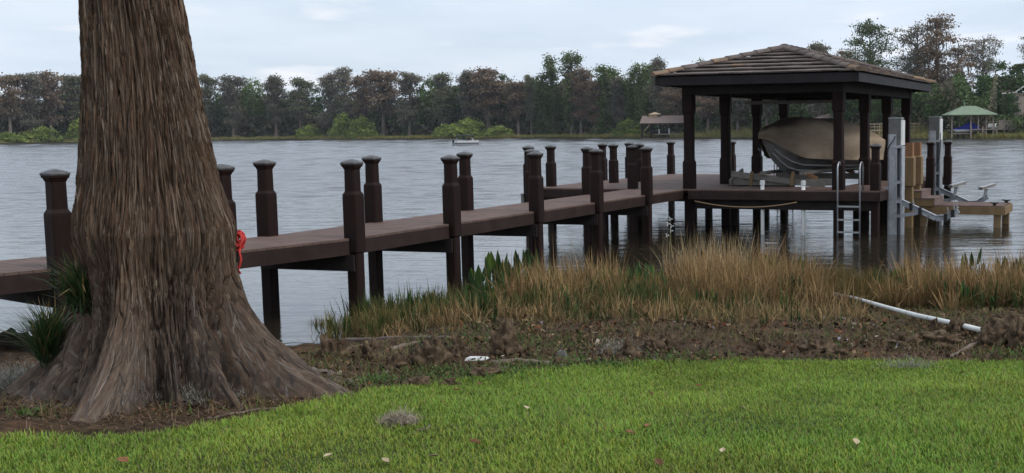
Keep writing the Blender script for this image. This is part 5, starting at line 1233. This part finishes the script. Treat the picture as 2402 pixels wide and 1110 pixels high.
p = M(1455 + 180, 318, Y); o = MB().bar((-1.4, 0, .5), (1.4, .3, .75), .6, .12).put('far_ramp', 'palewood', None, (M(1645, 318, Y)[0], Y, 0)); tag(o, 'pale plank ramp on the far bank right of the first boathouse pillar', 'ramp')
# walkway behind it
c = M(1660, 314, Y); t = thing('far_walkway', 'low grey walkway right of the brown far boathouse', 'dock', (c[0], Y + 4, 0)); MB().box(-7, 10, 0, 1.6, 1.3, 1.5).put('deck', 'farwood', t); MB().box(-7, 10, 0, .08, 2.0, 2.12).put('rail', 'farwood', t)
for k in range(8): MB().box(-6.9 + k * 2.4, -6.7 + k * 2.4, -.05, .12, -.3, 2.15).put('post', 'farwood', t)
# shingled roof seen over the covered boat
Y = 318; c = M(1965, 300, Y); x0, x1 = M(1912, 277, Y)[0] - c[0], M(2014, 277, Y)[0] - c[0]
t = thing('far_pavilion', 'shingled pyramid roof peeking above the covered boat', 'pavilion', (c[0], Y, 0)); z0, z1 = M(1960, 277, Y)[2], M(1960, 263, Y)[2]
hip_roof(MB(), x0, x1, 0, x1 - x0, z0, z1, .06).put('roof', 'farroof', t)
for xx in (x0 + .8, x1 - .8):
    for yy in (.8, x1 - x0 - .8): MB().box(xx - .15, xx + .15, yy - .15, yy + .15, -.3, z0 + .05).put('post', 'pile', t)
MB().box(x0 + .5, x1 - .5, .5, x1 - x0 - .5, 1.1, 1.35).put('deck', 'farwood', t)
# green roofed dock house
Y = 262; c = M(2280, 318, Y); X_ = lambda px: M(px, 300, Y)[0] - c[0]; Z_ = lambda py: M(2290, py, Y)[2]
t = thing('green_roof_dock', 'grey timber dock with green metal hip roof on the far shore', 'boathouse', (c[0], Y, 0))
rf = hip_roof(MB(), X_(2221), X_(2336), -2, 6.5, Z_(269), Z_(248), .26).put('roof', 'greenroof', t)
MB().box(X_(2222), X_(2335), -2.02, 6.48, Z_(270.5), Z_(268.9)).put('eave', 'greenroof', t)
MB().tube([(X_(2267), 2, Z_(249)), (X_(2267), 2, Z_(244)), (X_(2267), 2, Z_(236))], [.12, .16, .03], 6).put('finial', 'greenroof', rf)
for px in (2230, 2274, 2291.5, 2310, 2326):
    MB().box(X_(px) - .12, X_(px) + .12, -1.4, -1.15, -.4, Z_(270)).put('post', 'farwood', t)
for px in (2264, 2300, 2322): MB().box(X_(px) - .1, X_(px) + .1, 5.6, 5.8, -.4, Z_(270)).put('post', 'farwood', t)
dz = Z_(303)
MB().box(X_(2274), X_(2420), -1.6, 6, dz - .2, dz).put('deck', 'farwood', t)
for k, px in enumerate((2274, 2301, 2334, 2352, 2379, 2400)):
    MB().box(X_(px) - .14, X_(px) + .14, -1.7, -1.45, -.5, dz + .55).put('pile', 'farwood', t)
for a, b_ in ((2303, 2313), (2330, 2320), (2380, 2370)): MB().bar((X_(a), -1.55, dz - .3), (X_(b_), -1.55, .45), .1, .14).put('brace', 'farwood', t)
for px in (2248, 2262, 2276, 2290, 2310, 2343, 2362, 2372, 2390): MB().box(X_(px) - .18, X_(px) + .18, .5, .9, -.5, dz - .2 if px > 2274 else 1.0).put('pile', 'pile', t)
MB().box(X_(2230), X_(2274), -1.4, -1.25, 1.0, 1.15).put('cross_rail', 'farwood', t)
for k in range(7):
    a = 2338 + k * 5.9; MB().box(X_(a), X_(a + 5.4), -1.62, -1.55, dz + .02, Z_(282.5) + .05 * ((k * 7) % 3)).put('screen_plank', 'farwood', t)
MB().box(X_(2338), X_(2380), -1.68, -1.63, Z_(285), Z_(284)).put('screen_rail', 'farwood', t)
MB().box(X_(2301), X_(2338), -1.62, -1.54, Z_(287), Z_(286)).put('rail', 'farwood', t)
cv = thing('blue_covered_boat', 'boat under a bright blue tarpaulin beneath the green roof', 'boat', (X_(2270) + c[0], Y + 1.2, 0))
rings = []
hullr = []
for f, w, zt in ((0, .12, 2.15), (.15, .7, 2.35), (.35, 1.05, 2.7), (.5, 1.1, 3.35), (.62, 1.1, 3.45), (.8, 1.1, 3.3), (1, .95, 2.55)):
    x = (f - .5) * 5.6; rings.append([(x, w * math.cos(a), 1.95 + (zt - 1.95) * math.sin(a)) for a in [math.pi * q / 8 for q in range(9)]])
    hullr.append([(x, w * math.cos(a) * .98, 1.97 - (.75 - .5 * (f < .1)) * math.sin(a) ** .8) for a in [math.pi * q / 8 for q in range(9)]])
MB().loft(rings).put('cover', 'blue', cv); MB().loft(hullr).put('hull', 'white', cv)
for k, px in enumerate((2319, 2328, 2337)):
    ch = thing('white_chair', ['leftmost white chair on the far dock beside the blue boat', 'middle white chair on the far dock', 'rightmost white chair on the far dock by the plank screen'][k], 'chair', (X_(px) + c[0], Y - .6, dz), .3 * k - .3, 'white chairs on the far dock')
    MB().box(-.3, .3, -.3, .3, .38, .44).put('seat', 'white', ch); MB().bar((0, .28, .42), (0, .5, 1.15), .56, .05, (0, 1, 0)).put('backrest', 'white', ch)
    for x, y in ((-.27, -.27), (.27, -.27), (-.27, .27), (.27, .27)): MB().box(x - .03, x + .03, y - .03, y + .03, 0, .38).put('leg', 'white', ch)
    for x in (-.33, .33): MB().box(x - .035, x + .035, -.3, .4, .64, .69).put('armrest', 'white', ch)
# pale rail walk in the tall grass
Y = 285; c = M(2180, 300, Y); t = thing('rail_walkway', 'pale timber railing walk in the tall grass between the grey lift columns', 'fence', (c[0], Y, 0)); X_ = lambda px: M(px, 300, Y)[0] - c[0]; Z_ = lambda py: M(2180, py, Y)[2]
for a, b_ in ((289, 291), (296, 297.5), (303.5, 306)): MB().box(X_(2040), X_(2228), 0, .08, Z_(b_), Z_(a)).put('rail', 'palewood', t)
for k in range(17): px = 2040 + k * 11.6; MB().box(X_(px) - .07, X_(px) + .07, .08, .2, -.2, Z_(288)).put('post', 'palewood', t)
# dark lean-to at the right edge
Y = 258; c = M(2398, 320, Y); t = thing('dock_shelter', 'dark dock shelter cut by the right picture edge', 'shelter', (c[0], Y, 0)); X_ = lambda px: M(px, 300, Y)[0] - c[0]; Z_ = lambda py: M(2398, py, Y)[2]
MB().box(X_(2389), X_(2440), 0, 4, Z_(270), Z_(264)).put('roof', 'farroof', t)
for px in (2391, 2398, 2430): MB().box(X_(px) - .1, X_(px) + .1, .1, .3, -.4, Z_(270)).put('post', 'farwood', t)
# house among the oaks
Y = 277; c = M(2372, 250, Y); X_ = lambda px: M(px, 230, Y)[0] - c[0]; Z_ = lambda py: M(2372, py, Y)[2]
t = thing('lake_house', 'grey roofed house half hidden by oaks at the right', 'house', (c[0], Y, 0))
MB().box(X_(2351), X_(2420), 0, 8, 0, Z_(219)).put('wall', 'housewall', t)
rf = MB().add([(X_(2348), -.6, Z_(219)), (X_(2378), -.6, Z_(219)), (X_(2402), -.6, Z_(202)), (X_(2440), -.6, Z_(219)), (X_(2352), 4, Z_(200)), (X_(2402), 8, Z_(200)), (X_(2440), 8, Z_(219))], [(0, 1, 2, 5, 4), (2, 3, 6, 5), (0, 4, 1)]).put('roof', 'farroof', t)
MB().bar((X_(2348), -.65, Z_(219.5)), (X_(2378), -.65, Z_(218)), .1, .25).put('gutter', 'white', t); MB().bar((X_(2376), -.65, Z_(219)), (X_(2400), -.65, Z_(203)), .1, .2).put('barge_board', 'white', t)
for px in (2357, 2384): w_ = MB().box(X_(px), X_(px + 6), -.03, 0, Z_(238), Z_(226)).put('window', 'darkglass', t); MB().box(X_(px) - .08, X_(px + 6) + .08, -.05, -.031, Z_(239), Z_(238.1)).put('sill', 'white', w_)
# pale houses glimpsed between the trunks
for px0, px1, yt, lab_ in ((884, 932, 288, 'left white house glimpsed between far trunks'), (988, 1022, 291, 'right white house glimpsed left of the largest bright bush')):
    Y = shore_Y(px0) * 1.07; c = M((px0 + px1) / 2, 308, Y); w_ = (px1 - px0) * Y / F_PX / 2; zt = M(px0, yt, Y)[2]
    t = thing('white_house', lab_, 'house', (c[0], Y, 0), 0, 'white houses on the far shore'); MB().box(-w_, w_, 0, 8, 0, zt).put('wall', 'wall', t); hip_roof(MB(), -w_ - .5, w_ + .5, -.5, 8.5, zt, zt + 2.2, .6).put('roof', 'farroof', t)
    for k in range(3): f_ = MB().box(-w_ * .7 + k * w_ * .6, -w_ * .7 + k * w_ * .6 + 1.2, -.04, 0, 1.6, 3.0).put('window', 'darkglass', t); MB().box(-w_ * .7 + k * w_ * .6 - .1, -w_ * .7 + k * w_ * .6 + 1.3, -.08, -.041, 1.45, 1.6).put('sill', 'white', f_)
# pontoon boat with people
Y = 226; c = M(1094, 341, Y); k_ = Y / F_PX; t = thing('pontoon_boat', 'small pontoon boat with dark canopy and passengers out on the lake', 'boat', (c[0], Y, 0), .12)
for yy in (-.75, .75): MB().tube([(-2.3, yy, .1), (1.9, yy, .12), (2.4, yy, .22)], [.3, .3, .08], 10).put('pontoon', 'alu', t, smooth=True)
MB().box(-2.2, 2.3, -1.1, 1.1, .36, .46).put('deck', 'boxgrey', t)
for yy in (-1.08, 1.04): MB().box(-1.6, 2.25, yy, yy + .04, .5, .82).put('rail_panel', 'white', t); MB().box(-1.6, 2.25, yy, yy + .04, .9, .94).put('rail', 'alu', t)
MB().box(-2.5, -2.2, -.2, .2, -.1, 1.0).put('outboard', 'canopy', t)
can = MB(); can.loft([[(x, -1.05, 1.78 + dz_), (x, 0, 1.88 + dz_), (x, 1.05, 1.78 + dz_), (x, 1.05, 1.60 + dz_), (x, 0, 1.66 + dz_), (x, -1.05, 1.60 + dz_)] for x, dz_ in ((-1.8, -.03), (-.6, .04), (.8, .0), (1.4, -.1))]).put('canopy', 'canopy', t)
for x in (-1.6, 1.1):
    for yy in (-1.02, 1.02): MB().bar((x, yy, .46), (x - .1, yy, 1.76), .04, .04).put('canopy_pole', 'alu', t)
MB().box(-1.4, -.7, -.5, .5, .46, .95).put('console', 'white', t); MB().box(.6, 1.2, -.9, .9, .46, .85).put('bench', 'white', t); MB().box(1.16, 1.24, -.9, .9, .85, 1.2).put('bench_back', 'white', t)
def person(x, y, z, label, mat, pose):
    me = bpy.data.meshes.new('person'); s = pose
    P = [(0, 0, .0), (0, 0, .28), (0, 0, .48), (0, 0, .58), (.02, 0, .74), (.22, .2, .30), (.38, .14, .22), (.22, -.2, .30), (.38, -.14, .22), (.42, .1, .0), (.44, .1, -.42), (.42, -.1, .0), (.44, -.1, -.42), (0, .2, .46), (0, -.2, .46), (.55, .1, -.43), (.55, -.1, -.43)]
    Ed = [(0, 1), (1, 2), (2, 3), (3, 4), (2, 13), (13, 5), (5, 6), (2, 14), (14, 7), (7, 8), (0, 9), (9, 10), (10, 15), (0, 11), (11, 12), (12, 16)]
    me.from_pydata([(a * s, b, c_) for a, b, c_ in P], Ed, []); me.materials.append(MATS[mat])
    o = put('person', me, None, (x, y, z)); o.modifiers.new('s', 'SKIN'); sk = me.skin_vertices[0].data
    rad = [.15, .15, .14, .06, .1, .05, .04, .05, .04, .08, .05, .08, .05, .06, .06, .035, .035]
    for k, v in enumerate(sk): v.radius = (rad[k], rad[k])
    sk[0].use_root = True; o.modifiers.new('d', 'SUBSURF').levels = 1; o.modifiers['d'].render_levels = 1
    tag(o, label, 'person'); o.rotation_euler.z = .12
    h, hf = lumpy(.115, .1, .14, 3, .03); put('head', npmesh('head', h, hf, 'skin', smooth=True), o, (.02 * s, 0, .80)); h2, f2 = lumpy(.12, .11, .1, 5, .05); put('hair', npmesh('hair', h2, f2, 'canopy', smooth=True), o, (-.01 * s, 0, .86))
person(c[0] - .45, Y - .25, .95, 'person in teal sitting under the pontoon boat canopy', 'teal', 1)
person(c[0] + .65, Y - .3, .9, 'person in dark red sitting towards the pontoon boat bow', 'maroon', -1)

# ------------------------------------------------------------------ air between here and the far shore
hz = bpy.data.materials.new('haze'); hz.use_nodes = True; hz.node_tree.nodes.clear()
_o = hz.node_tree.nodes.new('ShaderNodeOutputMaterial'); _v = hz.node_tree.nodes.new('ShaderNodeVolumePrincipled')
_v.inputs['Color'].default_value = (.90, .94, 1.0, 1); _v.inputs['Density'].default_value = .00009; _v.inputs['Anisotropy'].default_value = .0
hz.node_tree.links.new(_v.outputs[0], _o.inputs['Volume']); MATS['haze'] = hz
o = MB().box(-3400, 3400, -120, 3400, -4, 48).put('haze', 'haze'); tag(o, 'thin grey lake haze', 'haze', kind='stuff')
